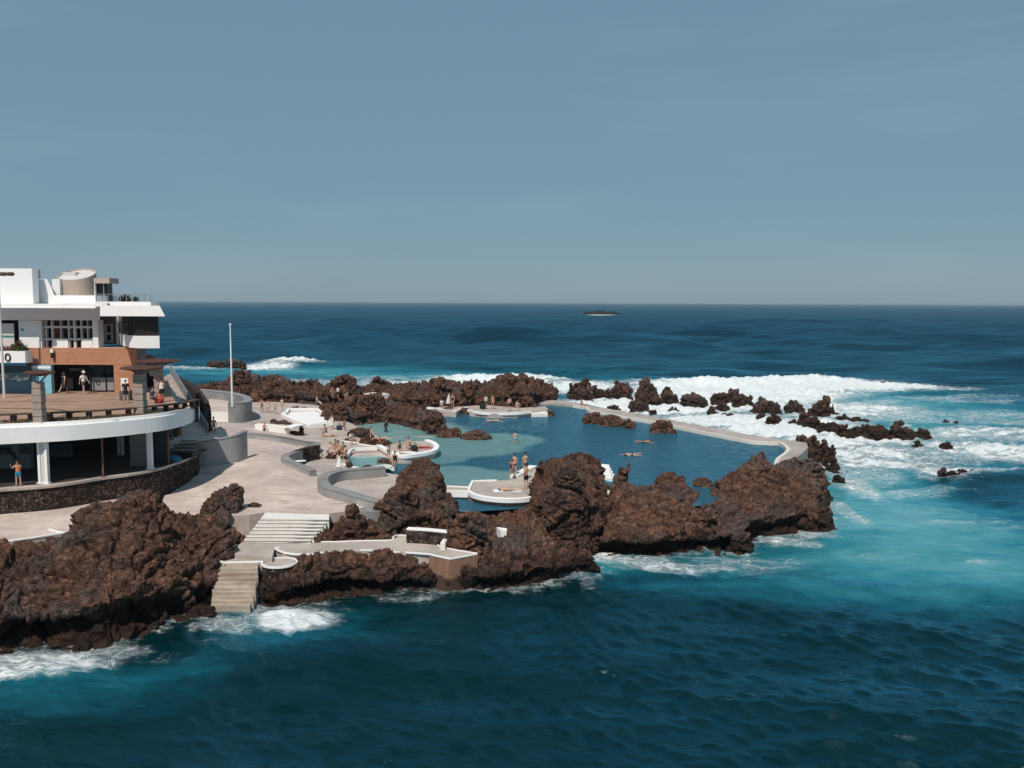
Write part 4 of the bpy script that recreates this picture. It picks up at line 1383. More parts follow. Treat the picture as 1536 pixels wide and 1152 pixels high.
for lab, bl in (('brown boulder below the woman in black on the far bathing ledge', (673, 621, 609, 9, .6, 2.3)), ('brown boulder beside the bent white kerb of the far bathing ledge', (696, 622, 611, 9, .6, 2.3)),
                ('flat brown rock at the left end of the far bathing ledge', (655, 620, 614, 10, .5, 2.3)), ('small rock leaning on the curved white kerb below the person in green', (724, 623, 617, 4, .6, 2.3)),
                ('small rock in the middle of the curved white kerb', (748, 624, 618, 4, .6, 2.3)), ('small rock near the right end of the curved white kerb', (777, 624, 618, 4, .6, 2.3))):
    rock(lab, (), [bl], zb=ZP, voxel=.11, amp=.22, scale=.9, mat='rock_dry')
slab('white_terrace', [(545, 582), (600, 584), (600, 589), (560, 592), (545, 590)], 3.4, 1, 'white', label='pale slab between the back lava ridges', cat='slab')
# sunbathing finger
fing = catmull([(566, 668), (590, 664), (620, 662), (642, 661.5), (652, 666), (656, 672), (650, 678), (630, 682), (606, 685), (590, 682)], 5, True)
poly = [tuple(PZ(p[0], p[1], 3.0)) for p in fing]
root = empty('sun_deck', PZ(615, 674, 2.4))
tag(root, 'rounded grey sun deck with a white rim jutting into the pool', 'sun deck')
MB().prism(poly, 1.2, 3.0).build('slab', M['deck_grey'], root)
cl = poly[20:] + poly[:0]
MB().ribbon([(a, b_, 3.16) for a, b_, c in [tuple(PZ(p[0], p[1], 3.0)) for p in catmull([(640, 661.5), (651, 666), (655, 672), (649, 677.5), (630, 681.5), (606, 684.5), (590, 681), (568, 669)], 6)]], .5, None, dz=.35).build('rim', M['white_clean'], root, bevel=.04)
# white kerb of rock bed and curved pool kerbs
rim('white_kerb', [(514, 662), (530, 664.5), (550, 668.5), (564, 670)], 3.0, .2, .25, 'white_kerb', 'white kerb round the planted rock bed on the deck', 'kerb', 4, off=.1)
rim('white_kerb', [(566, 672), (545, 672.5), (528, 674), (520, 682), (508, 684)], 3.0, .22, .3, 'white_kerb', 'pale kerb along the top of the wading pool', 'kerb', 4, off=.08)
rim('white_kerb', [(514, 697), (530, 701.5), (548, 703.5), (566, 700), (582, 699), (590, 703)], 3.0, .25, .3, 'white_kerb', 'white kerb along the lower edge of the wading pool', 'kerb', 4, off=.1)
rim('white_kerb', [(590, 657), (620, 654), (652, 655)], ZP + .1, .2, .3, 'seawall', 'submerged pale lip at the edge of the shallow inlet', 'kerb', 4, off=.0)
# round platform and footbridge
out = catmull([(701, 737), (708, 722), (735, 720.5), (760, 720), (770, 716), (795, 705), (806, 700), (830, 712), (850, 730), (815, 738), (800, 745), (790, 747.5), (760, 748.5), (730, 746), (712, 742)], 5, True)
poly = [tuple(PZ(p[0], p[1], 2.9)) for p in out]
root = empty('round_platform', PZ(760, 735, 2.2))
tag(root, 'round concrete bathing platform with a white rim and rusty sides', 'platform')
MB().prism([(p[0], p[1]) for p in poly], -.5, 2.74).build('drum', M['rust_concrete'], root)
MB().prism([(p[0], p[1]) for p in poly], 2.744, 2.9).build('floor', M['path'], root)
MB().ribbon([tuple(PZ(p[0], p[1], 3.0)) for p in catmull([(702, 735), (712, 740.5), (730, 744.5), (760, 747), (788, 746), (800, 743), (815, 736), (838, 729)], 5)], .3, None, dz=.35).build('rim', M['white_clean'], root, bevel=.03)
MB().ribbon([tuple(PZ(p[0], p[1], 3.0)) for p in [(703, 734), (709, 720.5), (745, 719.5)]], .2, None, dz=.2).build('kerb', M['white_clean'], root)
MB().ribbon([tuple(PZ(p[0], p[1], 3.05)) for p in [(771, 713), (790, 703), (800, 698)]], .7, None, dz=.3).build('ramp_kerb', M['white'], root)
a = [PZ(637, 732, 2.9), PZ(703, 736, 2.9), PZ(705, 731.5, 2.9), PZ(640, 728, 2.9)]
root = empty('footbridge', PZ(670, 733, 2.4))
tag(root, 'short white footbridge crossing the channel to the round platform', 'footbridge')
MB().prism([tuple(p) for p in a], 2.62, 2.9).build('deck', M['path'], root)
MB().ribbon([tuple(PZ(p[0], p[1], 3.0)) for p in [(636, 734), (670, 735), (702, 736)]], .22, None, dz=.5).build('kerb', M['white_clean'], root)
MB().ribbon([tuple(PZ(p[0], p[1], 2.98)) for p in [(640, 727), (672, 728.5), (706, 730)]], .16, None, dz=.3).build('back_kerb', M['white_clean'], root)
MB().ribbon([tuple(PZ(p[0], p[1], 3.0)) for p in [(641, 733), (634, 739)]], .4, None, dz=.6).build('abutment', M['white_clean'], root)
MB().box(*sorted((PZ(637, 724, 3).x, PZ(654, 724, 3).x)), PZ(640, 726, 3).y, PZ(640, 726, 3).y + .6, 2.7, 3.1).build('end_block', M['white_clean'], root)
# white steps by the tall crag, leading into the pool
root = empty('white_pool_steps', PZ(907, 712, 2.5))
tag(root, 'narrow white steps leading into the pool beside the tall crag', 'steps')
ST = MB()
for i in range(4):
    z = 3.2 - .2 * i
    a = [PZ(896 + i * 5.0, 695 + i * 4.5, z), PZ(914 + i * 2.5, 697 + i * 4.5, z), PZ(914 + i * 1.5, 703 + i * 5, z), PZ(900 + i * 3, 701 + i * 5, z)]
    ST.prism([tuple(p) for p in a], 1, z)
ST.build('flight', M['white_clean'], root)
a = [PZ(888, 750, 2.9), PZ(905, 736, 2.9), PZ(918, 735, 2.9), PZ(912, 742, 2.9), PZ(896, 752, 2.9)]
tag(MB().prism([tuple(p) for p in a], 1, 2.9).build('white_path', M['white_worn']), 'scrap of white path between the tall crag and the lava dome', 'path')

# ------------------------------------------------------------------ the round terraces and the building on the left
ZL, ZC, ZU = 5.3, 8.05, 9.2


def fb(mb, x0, y0, x1, y1, Y0, Y1):
    """box whose front face at plan depth Y0 spans the given rows and columns, going back to Y1"""
    a, b_ = PY(x0, y0, Y0), PY(x1, y1, Y0)
    xa, xb = PY(x0, (y0 + y1) / 2, Y0).x, PY(x1, (y0 + y1) / 2, Y0).x
    zm = PY((x0 + x1) / 2, y0, Y0).z, PY((x0 + x1) / 2, y1, Y0).z
    mb.box(min(xa, xb), max(xa, xb), Y0, Y1, min(zm), max(zm))
    return mb


def FB(*a):
    return fb(MB(), *a)


M['paving'] = concrete_mat('tan terrace paving', (0.36, 0.235, 0.17), 0.35, (1, 1, 1))
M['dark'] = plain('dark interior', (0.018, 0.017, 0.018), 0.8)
M['grey_int'] = plain('grey interior wall', (0.17, 0.165, 0.165), 0.8, var=.08, scale=.8)
M['navy'] = plain('dark navy panel', (0.022, 0.032, 0.05), 0.5)
M['glass'] = plain('dark tinted glass', (0.014, 0.012, 0.012), 0.08, var=.3)
M['glass_brown'] = plain('brown tinted glass', (0.055, 0.026, 0.018), 0.12, var=.5, scale=1.2)
M['frame'] = plain('white window frame', (0.62, 0.58, 0.56), 0.5, var=.05)
M['black'] = plain('black metal', (0.02, 0.019, 0.02), 0.5)
M['metal'] = plain('grey galvanised metal', (0.28, 0.28, 0.29), 0.45, 0.5, var=.1)
M['beige'] = plain('beige render', (0.42, 0.34, 0.285), 0.8, var=.08, scale=.7)
M['wood'] = plain('weathered brown timber', (0.085, 0.035, 0.022), 0.75, var=.5, scale=3)
M['soil'] = plain('dry planted soil', (0.15, 0.09, 0.05), 0.95, var=.6, scale=3.0, bump=.6)
M['blue_panel'] = plain('light blue panel', (0.22, 0.50, 0.64), 0.5, var=.06)
M['rope'] = plain('rusty pole', (0.20, 0.075, 0.04), 0.7, var=.5)


def brick_mat():
    b = NB('orange tile cladding')
    v = b.pos()
    cb = b.n('ShaderNodeCombineXYZ')
    sp = b.n('ShaderNodeSeparateXYZ')
    b.l(v, sp.inputs[0])
    b.l(sp.outputs['X'], cb.inputs[0])
    b.l(sp.outputs['Z'], cb.inputs[1])
    br = b.n('ShaderNodeTexBrick')
    br.inputs['Scale'].default_value = 1.0
    br.inputs['Brick Width'].default_value = 0.42
    br.inputs['Row Height'].default_value = 0.16
    br.inputs['Mortar Size'].default_value = 0.012
    br.inputs['Color1'].default_value = (0.50, 0.235, 0.135, 1)
    br.inputs['Color2'].default_value = (0.42, 0.185, 0.105, 1)
    br.inputs['Mortar'].default_value = (0.22, 0.10, 0.065, 1)
    b.l(cb.outputs[0], br.inputs['Vector'])
    n = b.noise(v, .8, 5, .6)
    col = b.mix(b.mr(n, .35, .7, 0, .4), br.outputs['Color'], (0.50, 0.26, 0.16))
    return b.set(col, .75, b.bump(br.outputs['Fac'], -.3, .02), .3)


M['brick'] = brick_mat()


def mural_mat():
    b = NB('seascape mural')
    v = b.pos()
    sp = b.n('ShaderNodeSeparateXYZ')
    b.l(v, sp.inputs[0])
    n = b.noise(v, 1.1, 7, .7, (1, 1, 2.2), 1.2)
    zz = b.math('ADD', sp.outputs['Z'], b.math('MULTIPLY', n, .6))
    base = b.ramp(b.mr(zz, 9.3, 12.0, 0, 1, False), [(0.0, (0.01, 0.025, 0.045)), (0.35, (0.015, 0.045, 0.075)), (0.6, (0.02, 0.04, 0.055)), (1.0, (0.012, 0.03, 0.045))])
    band = b.math('MULTIPLY', b.mr(zz, 10.5, 10.8), b.mr(zz, 11.1, 11.4, 1, 0))
    col = b.mix(b.math('MULTIPLY', band, b.mr(n, .48, .62)), base, (.20, .21, .21))
    return b.set(col, .35, None, .4)


M['mural'] = mural_mat()

# --- lower terrace: stone podium, floor, columns, interior
front = [(-80, 742), (0, 733.5), (36, 731), (73, 728), (115, 722.5), (154, 716), (192, 711), (227, 705), (247, 700), (264, 694), (280, 688.5), (291, 683)]
fr = catmull(front, 4)
end_ = [(297, 681), (299, 676), (292, 668), (262, 660), (-80, 668)]
poly = [tuple(PZ(p[0], p[1], ZL)) for p in fr + end_]
root = empty('terrace_podium', PZ(150, 720, 3.4))
tag(root, 'curved dark lava stone podium carrying the lower terrace', 'podium')
MB().prism([(p[0], p[1]) for p in poly], 1.8, ZL - .16).build('masonry', M['stone'], root)
pin = [(p[0], p[1] - 0.12) for p in poly]
MB().prism(pin, ZL - .156, ZL).build('coping', M['path'], root)
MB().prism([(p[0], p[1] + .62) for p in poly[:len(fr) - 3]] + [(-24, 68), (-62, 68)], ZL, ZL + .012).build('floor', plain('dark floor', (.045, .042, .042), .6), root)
# low interior
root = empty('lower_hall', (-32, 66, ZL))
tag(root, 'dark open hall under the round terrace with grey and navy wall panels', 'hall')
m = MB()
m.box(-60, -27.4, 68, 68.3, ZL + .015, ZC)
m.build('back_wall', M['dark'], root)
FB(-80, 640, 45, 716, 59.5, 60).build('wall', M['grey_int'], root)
FB(-2, 669, 16, 682, 59.44, 59.5).build('window', M['glass'], root)
FB(28, 668, 45, 681, 59.44, 59.5).build('window', M['glass'], root)
FB(-80, 706, 45, 722, 59.42, 59.5).build('counter', M['dark'], root)
FB(75, 667, 106, 694, 64.0, 64.3).build('panel', plain('blue grey board', (.11, .13, .15), .7), root)
FB(195, 645, 221, 712, 60.5, 61).build('wall', M['grey_int'], root)
FB(228, 645, 252, 708, 61.5, 61.8).build('panel', M['navy'], root)
FB(176, 655, 179.5, 690, 65, 65.2).build('column', M['frame'], root)
FB(181, 655, 184.5, 690, 65, 65.2).build('column', M['frame'], root)
mb = MB()
c = PY(3, 694, 59.4)
mb.tube([(c.x + 1.0 * math.cos(t), 59.36, c.z + .95 * math.sin(t)) for t in np.linspace(0, 2 * math.pi, 25)], .09, 6, False)
mb.build('ring_emblem', M['black'], root)
# white columns and poles at the edge
def column(x0, x1, py, label, two=True):
    g = PZ((x0 + x1) / 2, py, ZL)
    root = empty('terrace_column', g)
    tag(root, label, 'column')
    wd = (x1 - x0) * g.y / FPX
    if two:
        MB().box(g.x - wd / 2, g.x - wd / 2 + .16, g.y, g.y + .3, ZL, ZC).build('post', M['white_clean'], root)
        MB().box(g.x + wd / 2 - .16, g.x + wd / 2, g.y, g.y + .3, ZL, ZC).build('post', M['white_clean'], root)
        MB().box(g.x - wd / 2 + .163, g.x + wd / 2 - .163, g.y + .06, g.y + .24, ZL, ZC).build('infill', M['fascia'], root)
    MB().box(g.x - wd / 2 - .08, g.x + wd / 2 + .08, g.y - .05, g.y + .35, ZL - .01, ZL + .08).build('plinth', M['white_clean'], root)
    return root


column(57.5, 72, 726, 'broad white double column beside the figure in the orange top')
column(221, 228, 704, 'slim white double column near the right end of the lower terrace')
for px, py, lab in ((155, 715.5, 'thin rusty pole in the middle of the lower terrace'), (253, 697, 'brown timber pole near the end of the lower terrace')):
    g = PZ(px, py, ZL)
    root = empty('pole', g)
    tag(root, lab, 'pole')
    MB().tube([(g.x, g.y, ZL), (g.x, g.y, ZC)], .065, 8).build('shaft', M['rope'], root)
    MB().tube([(g.x, g.y, ZL), (g.x, g.y, ZL + .06)], .14, 10).build('base', M['rope'], root)
# slatted lounger + hung things at the end of the lower terrace
g = PZ(276, 687, ZL)
root = empty('slatted_bench', g)
tag(root, 'black slatted timber lounger at the right end of the lower terrace', 'lounger')
for i in range(7):
    MB().box(g.x - .9, g.x + .7 - .06 * i, g.y + .1 + .28 * i, g.y + .27 + .28 * i, ZL + .42 + .09 * i, ZL + .47 + .09 * i).build('slat', M['beige'] if i % 2 else M['wood'], root)
MB().box(g.x - .95, g.x + .6, g.y + .12, g.y + 2.0, ZL + .0, ZL + .40).build('base', M['black'], root)
g = PZ(256, 694, ZL)
root = empty('blue_bag', g)
tag(root, 'crumpled blue bag lying at the foot of the brown timber pole', 'bag')
mb = MB()
ell(mb, (g.x, g.y + .4, ZL + .2), .62, .35, .34, .8, 8)
me = mb.mesh('bag', True)
craggy(me, .10, .5, 77)
link('bag', me, plain('blue fabric', (.03, .17, .28), .8), root)
MB().tube(catmull([(g.x - .3, g.y + .4, ZL + .45), (g.x - .1, g.y + .38, ZL + .68), (g.x + .2, g.y + .4, ZL + .46)], 4), .025, 6).build('handle', M['navy'], root)
g = PZ(262, 668, ZL)
root = empty('clothes_rack', g)
tag(root, 'rack of hanging brown and red garments behind the lounger', 'rack')
MB().tube([(g.x - .6, g.y, ZL), (g.x - .6, g.y, ZL + 1.9), (g.x + .6, g.y, ZL + 1.9), (g.x + .6, g.y, ZL)], .035, 6).build('frame', M['metal'], root)
for i, cc in enumerate([(.22, .09, .07), (.35, .28, .22), (.12, .05, .04), (.30, .14, .10)]):
    MB().prism([(g.x - .5 + .28 * i, g.y - .2), (g.x - .32 + .28 * i, g.y - .16), (g.x - .30 + .28 * i, g.y + .2), (g.x - .48 + .28 * i, g.y + .16)], ZL + .7 + .1 * (i % 2), ZL + 1.84).build('garment', plain('hung fabric %d' % i, cc, .9), root)

# --- big white slab with its planted edge, upper terrace floor
sb = catmull([(-80, 671), (0, 666.5), (52, 664), (104, 661), (156, 656.5), (208, 651), (250, 645), (277, 638), (294, 630.5), (299.5, 622)], 5)
ptsF = [tuple(PZ(p[0], p[1], ZC)) for p in sb]
rt = [tuple(PZ(p[0], p[1], ZU - .16)) for p in [(298, 612), (292, 607), (283, 604.5), (272, 604), (255, 603)]]
backs = [(-32.5, 78.0, 0), (-62, 78.0, 0)]
outline = ptsF + rt + backs
root = empty('terrace_slab', (ptsF[len(ptsF) // 2][0], ptsF[len(ptsF) // 2][1] + 3, ZC))
tag(root, 'wide curved white slab with a rounded end roofing the lower terrace', 'slab')
MB().prism([(p[0], p[1]) for p in outline], ZC, ZU - .16).build('slab', M['white_clean'], root)
inset = [(p[0] * .985 if False else p[0], p[1] + .55) for p in ptsF[:-9]]
# planted strip just inside the rim
strip = inset + [(p[0], p[1] + 1.9) for p in inset[::-1]]
MB().prism(strip, ZU - .157, ZU - .03).build('planting_bed', M['soil'], root)
MB().ribbon([(p[0], p[1] + .02, ZU + .06) for p in inset], .12, None, dz=.22).build('rim', M['white_clean'], root)
fl = [(p[0], p[1] + 2.0) for p in inset]
tag(MB().prism(fl + [(PZ(264, 605, ZU).x, PZ(264, 605, ZU).y), (PZ(258, 592, ZU).x, PZ(258, 592, ZU).y), (PZ(252, 570, ZU).x, PZ(252, 570, ZU).y), (PZ(240, 562, ZU).x, PZ(240, 562, ZU).y), (-62, 86)], ZU - .15, ZU).build('terrace_floor', M['paving']), 'tan paved floor of the upper terrace', 'floor', kind='structure')
# paving pattern arcs
mb = MB()
c = PZ(40, 622, ZU + .004)
mb.ribbon(catmull([tuple(PZ(p[0], p[1], ZU + .006)) for p in [(-20, 613), (30, 612.5), (75, 613.5), (100, 617), (104, 621), (90, 625), (70, 627)]], 5), .5, None, dz=.004)
tag(mb.build('paving_band', plain('dark paving band', (.16, .10, .075), .85)), 'dark curved band in the terrace paving', 'paving', kind='structure')
mb = MB()
mb.ribbon([tuple(PZ(p[0], p[1], ZU + .006)) for p in [(-40, 603), (120, 602), (175, 599)]], .28, None, dz=.004)
tag(mb.build('paving_band', plain('dark paving band', (.16, .10, .075), .85)), 'straight dark band in the terrace paving', 'paving', kind='structure')
# ground cover in the bed
rnd = random.Random(3)
mb = MB()
for i in range(2600):
    k = rnd.randrange(len(inset) - 1)
    t = rnd.random()
    x_ = inset[k][0] * (1 - t) + inset[k + 1][0] * t
    y_ = inset[k][1] * (1 - t) + inset[k + 1][1] * t + rnd.uniform(.15, 1.85)
    if noise.noise(Vector((x_ * .7, y_ * .7, 0))) < -.12:
        continue
    h = rnd.uniform(.06, .24)
    a_ = rnd.uniform(0, 6.28)
    w_ = rnd.uniform(.03, .09)
    mb.add([(x_ - w_ * math.cos(a_), y_ - w_ * math.sin(a_), ZU - .03), (x_ + w_ * math.cos(a_), y_ + w_ * math.sin(a_), ZU - .03), (x_ + rnd.uniform(-.1, .1), y_ + rnd.uniform(-.1, .1), ZU - .03 + h)], [(0, 1, 2)])
b = NB('dry ground cover')
cc = b.mix(b.noise(b.pos(), 1.2, 4), (.06, .075, .025), (.17, .085, .05))
tag(mb.build('ground_cover', b.set(cc, .9)), 'dry green and reddish ground cover along the terrace rim', 'plants', kind='stuff')
# bench / low fence behind the bed
bl = [(p[0], p[1] + 2.15, ZU + .46) for p in inset[:-1]]
root = empty('terrace_bench', (bl[len(bl) // 2][0], bl[len(bl) // 2][1], ZU))
tag(root, 'long curved low bench with dark supports along the edge of the upper terrace', 'bench')
MB().ribbon(bl, .42, None, dz=.09).build('seat', plain('dark weathered bench slats', (.10, .06, .045), .8, var=.4), root)
acc = 0.0
for i in range(1, len(bl)):
    acc += (Vector(bl[i]) - Vector(bl[i - 1])).length
    if acc > .85:
        acc = 0
        x_, y_, z_ = bl[i]
        MB().box(x_ - .13, x_ + .13, y_ - .17, y_ + .17, ZU - .02, ZU + .366).build('leg', M['black'], root)

# --- stone pillars with timber discs


def pillar(name, px, wpx, pyb, pyt, dpx0, dpx1, dpt, dpb, label, Y=None):
    g = PZ(px, pyb, ZU) if Y is None else PY(px, pyb, Y)
    y = g.y
    zb = ZU - .02
    r = wpx / 2 * y / FPX
    zt_ = PY(px, pyt, y).z
    root = empty(name, (g.x, y, zb))
    tag(root, label, 'pillar')
    nseg = 6
    for i in range(nseg):
        z0, z1 = zb + (zt_ - zb) * i / nseg, zb + (zt_ - zb) * (i + 1) / nseg - .025
        q = r * (1 + .05 * math.sin(i * 2.3))
        MB().box(g.x - q, g.x + q, y - q, y + q, z0, z1).build('stone_block', M['pillar_stone'], root, bevel=.03)
    MB().box(g.x - r * .9, g.x + r * .9, y - r * .9, y + r * .9, zb, zt_ - .03).build('core', M['dark'], root)
    xa, xb = PY(dpx0, dpt, y).x, PY(dpx1, dpt, y).x
    za, zc_ = PY(px, dpb, y).z, PY(px, dpt, y).z
    cx, R_ = (xa + xb) / 2, (xb - xa) / 2
    mb = MB()
    prof = [(.18, za - .05), (.55, za + .03), (1.0, (za + zc_) / 2 - .02), (.97, (za + zc_) / 2 + .06), (.5, zc_ - .03), (.02, zc_ + .03)]
    vs, fs = [], []
    sg = 24
    for (k, z) in prof:
        for s_ in range(sg):
            t = 2 * math.pi * s_ / sg
            w_ = 1 + .05 * math.sin(5 * t + R_ * 9)
            vs.append((cx + R_ * k * math.cos(t) * w_, y + R_ * k * .8 * math.sin(t) * w_, z))
    for i in range(len(prof) - 1):
        for s_ in range(sg):
            fs.append((i * sg + s_, i * sg + (s_ + 1) % sg, (i + 1) * sg + (s_ + 1) % sg, (i + 1) * sg + s_))
    fs.append(tuple(reversed(range(sg))))
    fs.append(tuple((len(prof) - 1) * sg + s_ for s_ in range(sg)))
    mb.add(vs, fs)
    mb.build('timber_disc', M['wood'], root)
    for sgn in (-1, 1):
        MB().tube([(g.x + sgn * r * .5, y, zt_ - .05), (cx + sgn * R_ * .45, y, za + .03)], .06, 6).build('strut', M['metal'], root)
    return root


M['pillar_stone'] = plain('grey brown dressed stone', (.36, .285, .245), .9, var=.3, scale=2.2, bump=.5)
pillar('stone_pillar', 60, 14, 634, 572, 37, 82, 555, 563, 'stone block pillar topped by a brown timber disc, in front of the light blue panel')
pillar('stone_pillar', 211, 15, 620, 560, 180, 243, 548, 556, 'stone block pillar under a wide brown timber disc, at the corner of the brick building')
pillar('stone_pillar', 239, 11, 596, 549, 206, 272, 538, 545, 'rear stone pillar whose brown timber disc reaches out over the sea')

# --- ramp with railing and stone wall beyond it
A0, A1 = PZ(236, 570, 9.15), PZ(256, 560, 9.15)
B0, B1 = PZ(262, 656, 5.0), PZ(312, 652, 5.0)
vs, nn = [], 12
for i in range(nn + 1):
    t = i / nn
    for a, b_ in ((A0, B0), (A1, B1)):
        p = a.lerp(b_, t)
        z = 9.15 + (5.0 - 9.15) * sstep(0.02, 1.0, t) if False else a.z + (b_.z - a.z) * t
        vs.append((p.x, p.y, z))
fs = [(2 * i, 2 * i + 1, 2 * i + 3, 2 * i + 2) for i in range(nn)]
bot = [(x_, y_, 2.5) for x_, y_, z_ in vs]
n = len(vs)
fs += [(2 * i, 2 * i + 2, 2 * i + 2 + n, 2 * i + n) for i in range(nn)] + [(2 * i + 1, 2 * i + 1 + n, 2 * i + 3 + n, 2 * i + 3) for i in range(nn)]
fs += [(2 * nn, 2 * nn + 1, 2 * nn + 1 + n, 2 * nn + n), (0, n, n + 1, 1)]
tag(MB().add(vs + bot, fs).build('ramp', M['deck']), 'concrete ramp from the upper terrace down to the pools', 'ramp', kind='structure')
root = empty('ramp_railing', A1.lerp(B1, .5))
tag(root, 'grey metal railing running down the far side of the ramp', 'railing')
e0, e1 = Vector(A1) + Vector((0, 0, -.05)), Vector(B1) + Vector((0, 0, -.05))
for k, zz in enumerate((.28, .62, .95)):
    MB().tube([e0 + Vector((0, 0, zz)), e1 + Vector((0, 0, zz))], .085 if k == 2 else .06, 8).build('rail', M['metal'], root)
for i in range(9):
    p = e0.lerp(e1, i / 8)
    MB().tube([p, p + Vector((0, 0, 1.0))], .05, 6).build('post', M['metal'], root)
st = []
for px, pt, y in [(258, 560, 94), (272, 569, 91), (288, 577, 88), (300, 590, 85), (309, 605, 82.5), (312, 620, 80)]:
    p = PY(px, pt, y)
    st.append((p.x, p.y, p.z))
MB_ = MB().ribbon(catmull(st, 4), .6, 2.5)
tag(MB_.build('stone_wall', M['stone']), 'tall dark stone wall curving down beyond the ramp railing', 'wall')

# --- building: one thing with its parts
bld = empty('seaside_building', PY(110, 591, 72.5))
tag(bld, 'white two storey seafront building with an orange tiled ground floor and a beige roof drum', 'building')
FB(41, 522, 203, 547, 72.5, 74).build('brick_band', M['brick'], bld)
FB(171, 547.1, 203, 592, 72.52, 74).build('brick_pier', M['brick'], bld)
FB(203.2, 522, 209, 592, 73.0, 74.5).build('side_wall', M['grey_int'], bld)
FB(40, 546, 46, 592, 72.8, 74).build('jamb', M['dark'], bld)
FB(-80, 548, 45, 596, 71.8, 72.1).build('mural', M['mural'], bld)
FB(46, 548, 77, 592, 72.2, 72.45).build('panel', M['blue_panel'], bld)
FB(47, 549.5, 76, 553, 72.17, 72.19).build('panel_sign', M['white_clean'], bld)
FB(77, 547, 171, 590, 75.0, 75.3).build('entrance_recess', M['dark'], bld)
FB(77.2, 547.2, 78.5, 591, 72.5, 72.8).build('jamb', M['frame'], bld)
FB(100, 567, 109, 584, 74.3, 74.4).build('notice_board', M['grey_int'], bld)
FB(103, 553, 126, 556, 74.4, 74.8).build('lintel', M['grey_int'], bld)
FB(134.5, 547.3, 136, 590, 73.2, 73.4).build('mullion', M['black'], bld)
q = FB(137, 566, 158, 585.5, 73.6, 73.9).build('counter_panel', plain('pale grey counter', (.27, .265, .275), .6, var=.05), bld)
FB(161, 566, 170.5, 585.5, 73.6, 73.9).build('counter_panel', plain('pale grey counter', (.27, .265, .275), .6, var=.05), bld)
c = PY(147, 574.5, 73.57)
mb = MB()
mb.tube([(c.x + .15 * math.cos(t), 73.57, c.z + .15 * math.sin(t)) for t in np.linspace(0, 2 * math.pi, 13)], .03, 5, False)
mb.build('emblem', M['black'], q)
FB(136.2, 547.2, 171, 565, 74.6, 74.65).build('glass', M['glass'], bld)
FB(146, 556, 170, 557, 74.4, 74.58).build('shelf', M['grey_int'], bld)
# upper storey
wl = FB(28.5, 480.4, 62, 522, 72.6, 74).build('wall', M['white_clean'], bld)
FB(31, 493, 35.5, 496, 72.55, 72.59).build('plaque', plain('green plaque', (.10, .38, .30), .5), wl)
FB(138.8, 480.4, 147, 522, 72.6, 73.6).build('wall', M['white_clean'], bld)
FB(62, 480.4, 138.8, 522, 73.4, 73.6).build('window_glass', M['glass'], bld)
mb = MB()
for x0, x1 in ((68, 70), (77, 79.6), (90.6, 92), (102, 104), (110, 113.5), (121, 123), (130.6, 131.8)):
    fb(mb, x0, 480.4, x1, 522, 72.9, 73.2)
mb.build('window_frame', M['frame'], bld)
FB(62, 489, 138.8, 492.3, 72.86, 73.1).build('transom', M['frame'], bld)
for x0, x1 in ((79.6, 102), (123, 138.8)):
    FB(x0, 508, x1, 521.9, 72.8, 73.1).build('sill_panel', M['white_clean'], bld)
for x0, x1 in ((62, 77), (104, 121)):
    FB(x0, 507.5, x1, 510.3, 72.84, 73.1).build('door_rail', M['frame'], bld)
# curtains and reflections coloured in on flat panels before the glass
for x0, y0, x1, y1, cc in ((80, 492.5, 90, 507, (.22, .09, .055)), (123, 492.5, 130, 500, (.16, .06, .04)), (80, 481, 90, 488.5, (.12, .06, .05)), (105, 493, 110, 500, (.16, .07, .05))):
    FB(x0, y0, x1, y1, 73.36, 73.39).build('pane_tone', plain('warm pane tone', cc, .8), bld)
# left bay with striped banner
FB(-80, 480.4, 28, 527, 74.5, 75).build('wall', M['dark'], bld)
bn = FB(-80, 485, 21, 527, 72.4, 72.5).build('banner', plain('pale banner', (.62, .55, .54), .7, var=.05), bld)
FB(-80, 503, 21, 505.5, 72.36, 72.39).build('stripe', plain('green stripe', (.03, .25, .16), .6), bn)
FB(20.4, 482, 28.2, 527, 73, 74).build('post', M['dark'], bld)
# recess with white doors
FB(147.2, 475, 182, 516, 75.6, 76).build('recess_wall', plain('brownish recess wall', (.25, .17, .13), .8), bld)
mb = MB()
mb.box(PY(147, 515, 74).x, PY(200, 515, 74).x, 72.62, 76, PY(160, 520, 74).z - .2, PY(160, 520, 74).z + .0)
mb.build('balcony_floor', M['beige'], bld)
dr = FB(150, 486, 169, 513.5, 75.2, 75.4).build('door', M['frame'], bld)
for x0, x1 in ((150.8, 155.5), (160.5, 166)):
    for y0, y1 in ((488, 498.5), (502, 511)):
        FB(x0, y0, x1, y1, 75.15, 75.19).build('pane', M['glass_brown'], dr)
FB(174, 475, 178, 516, 74.9, 75.1).build('pillar', M['white_clean'], bld)
# bay
def pp(px, y):
    return (PY(px, 505, y).x, y)
bay = [pp(176.5, 75.6), pp(193.5, 70.6), pp(207, 69.6), pp(239, 69.8), pp(239, 80), pp(177, 80.0)]
z0, z1, z2 = PY(215, 522, 70).z, PY(215, 503.6, 70).z, PY(215, 474, 70).z
MB().prism(bay, z0, z1).build('balcony_parapet', M['white_clean'], bld)
ctr = Vector((sum(p[0] for p in bay) / 6, sum(p[1] for p in bay) / 6))
ins = [tuple(ctr + (Vector(p) - ctr) * .965) for p in bay]
gl = MB().prism(ins[1:] if False else ins, z1 + .003, z2).build('bay_glass', M['glass_brown'], bld)
mb = MB()
for i in range(1, 4):
    a, b_ = Vector(ins[i]), Vector(ins[i + 1]) if i < 3 else Vector(ins[4])
    nn = {1: 4, 2: 7, 3: 2}[i]
    for k in range(nn):
        p = a.lerp(b_, k / nn)
        MB().box(p.x - .05, p.x + .05, p.y - .06, p.y + .02, z1 + .002, z2 - .002).build('mullion', M['black'], gl)
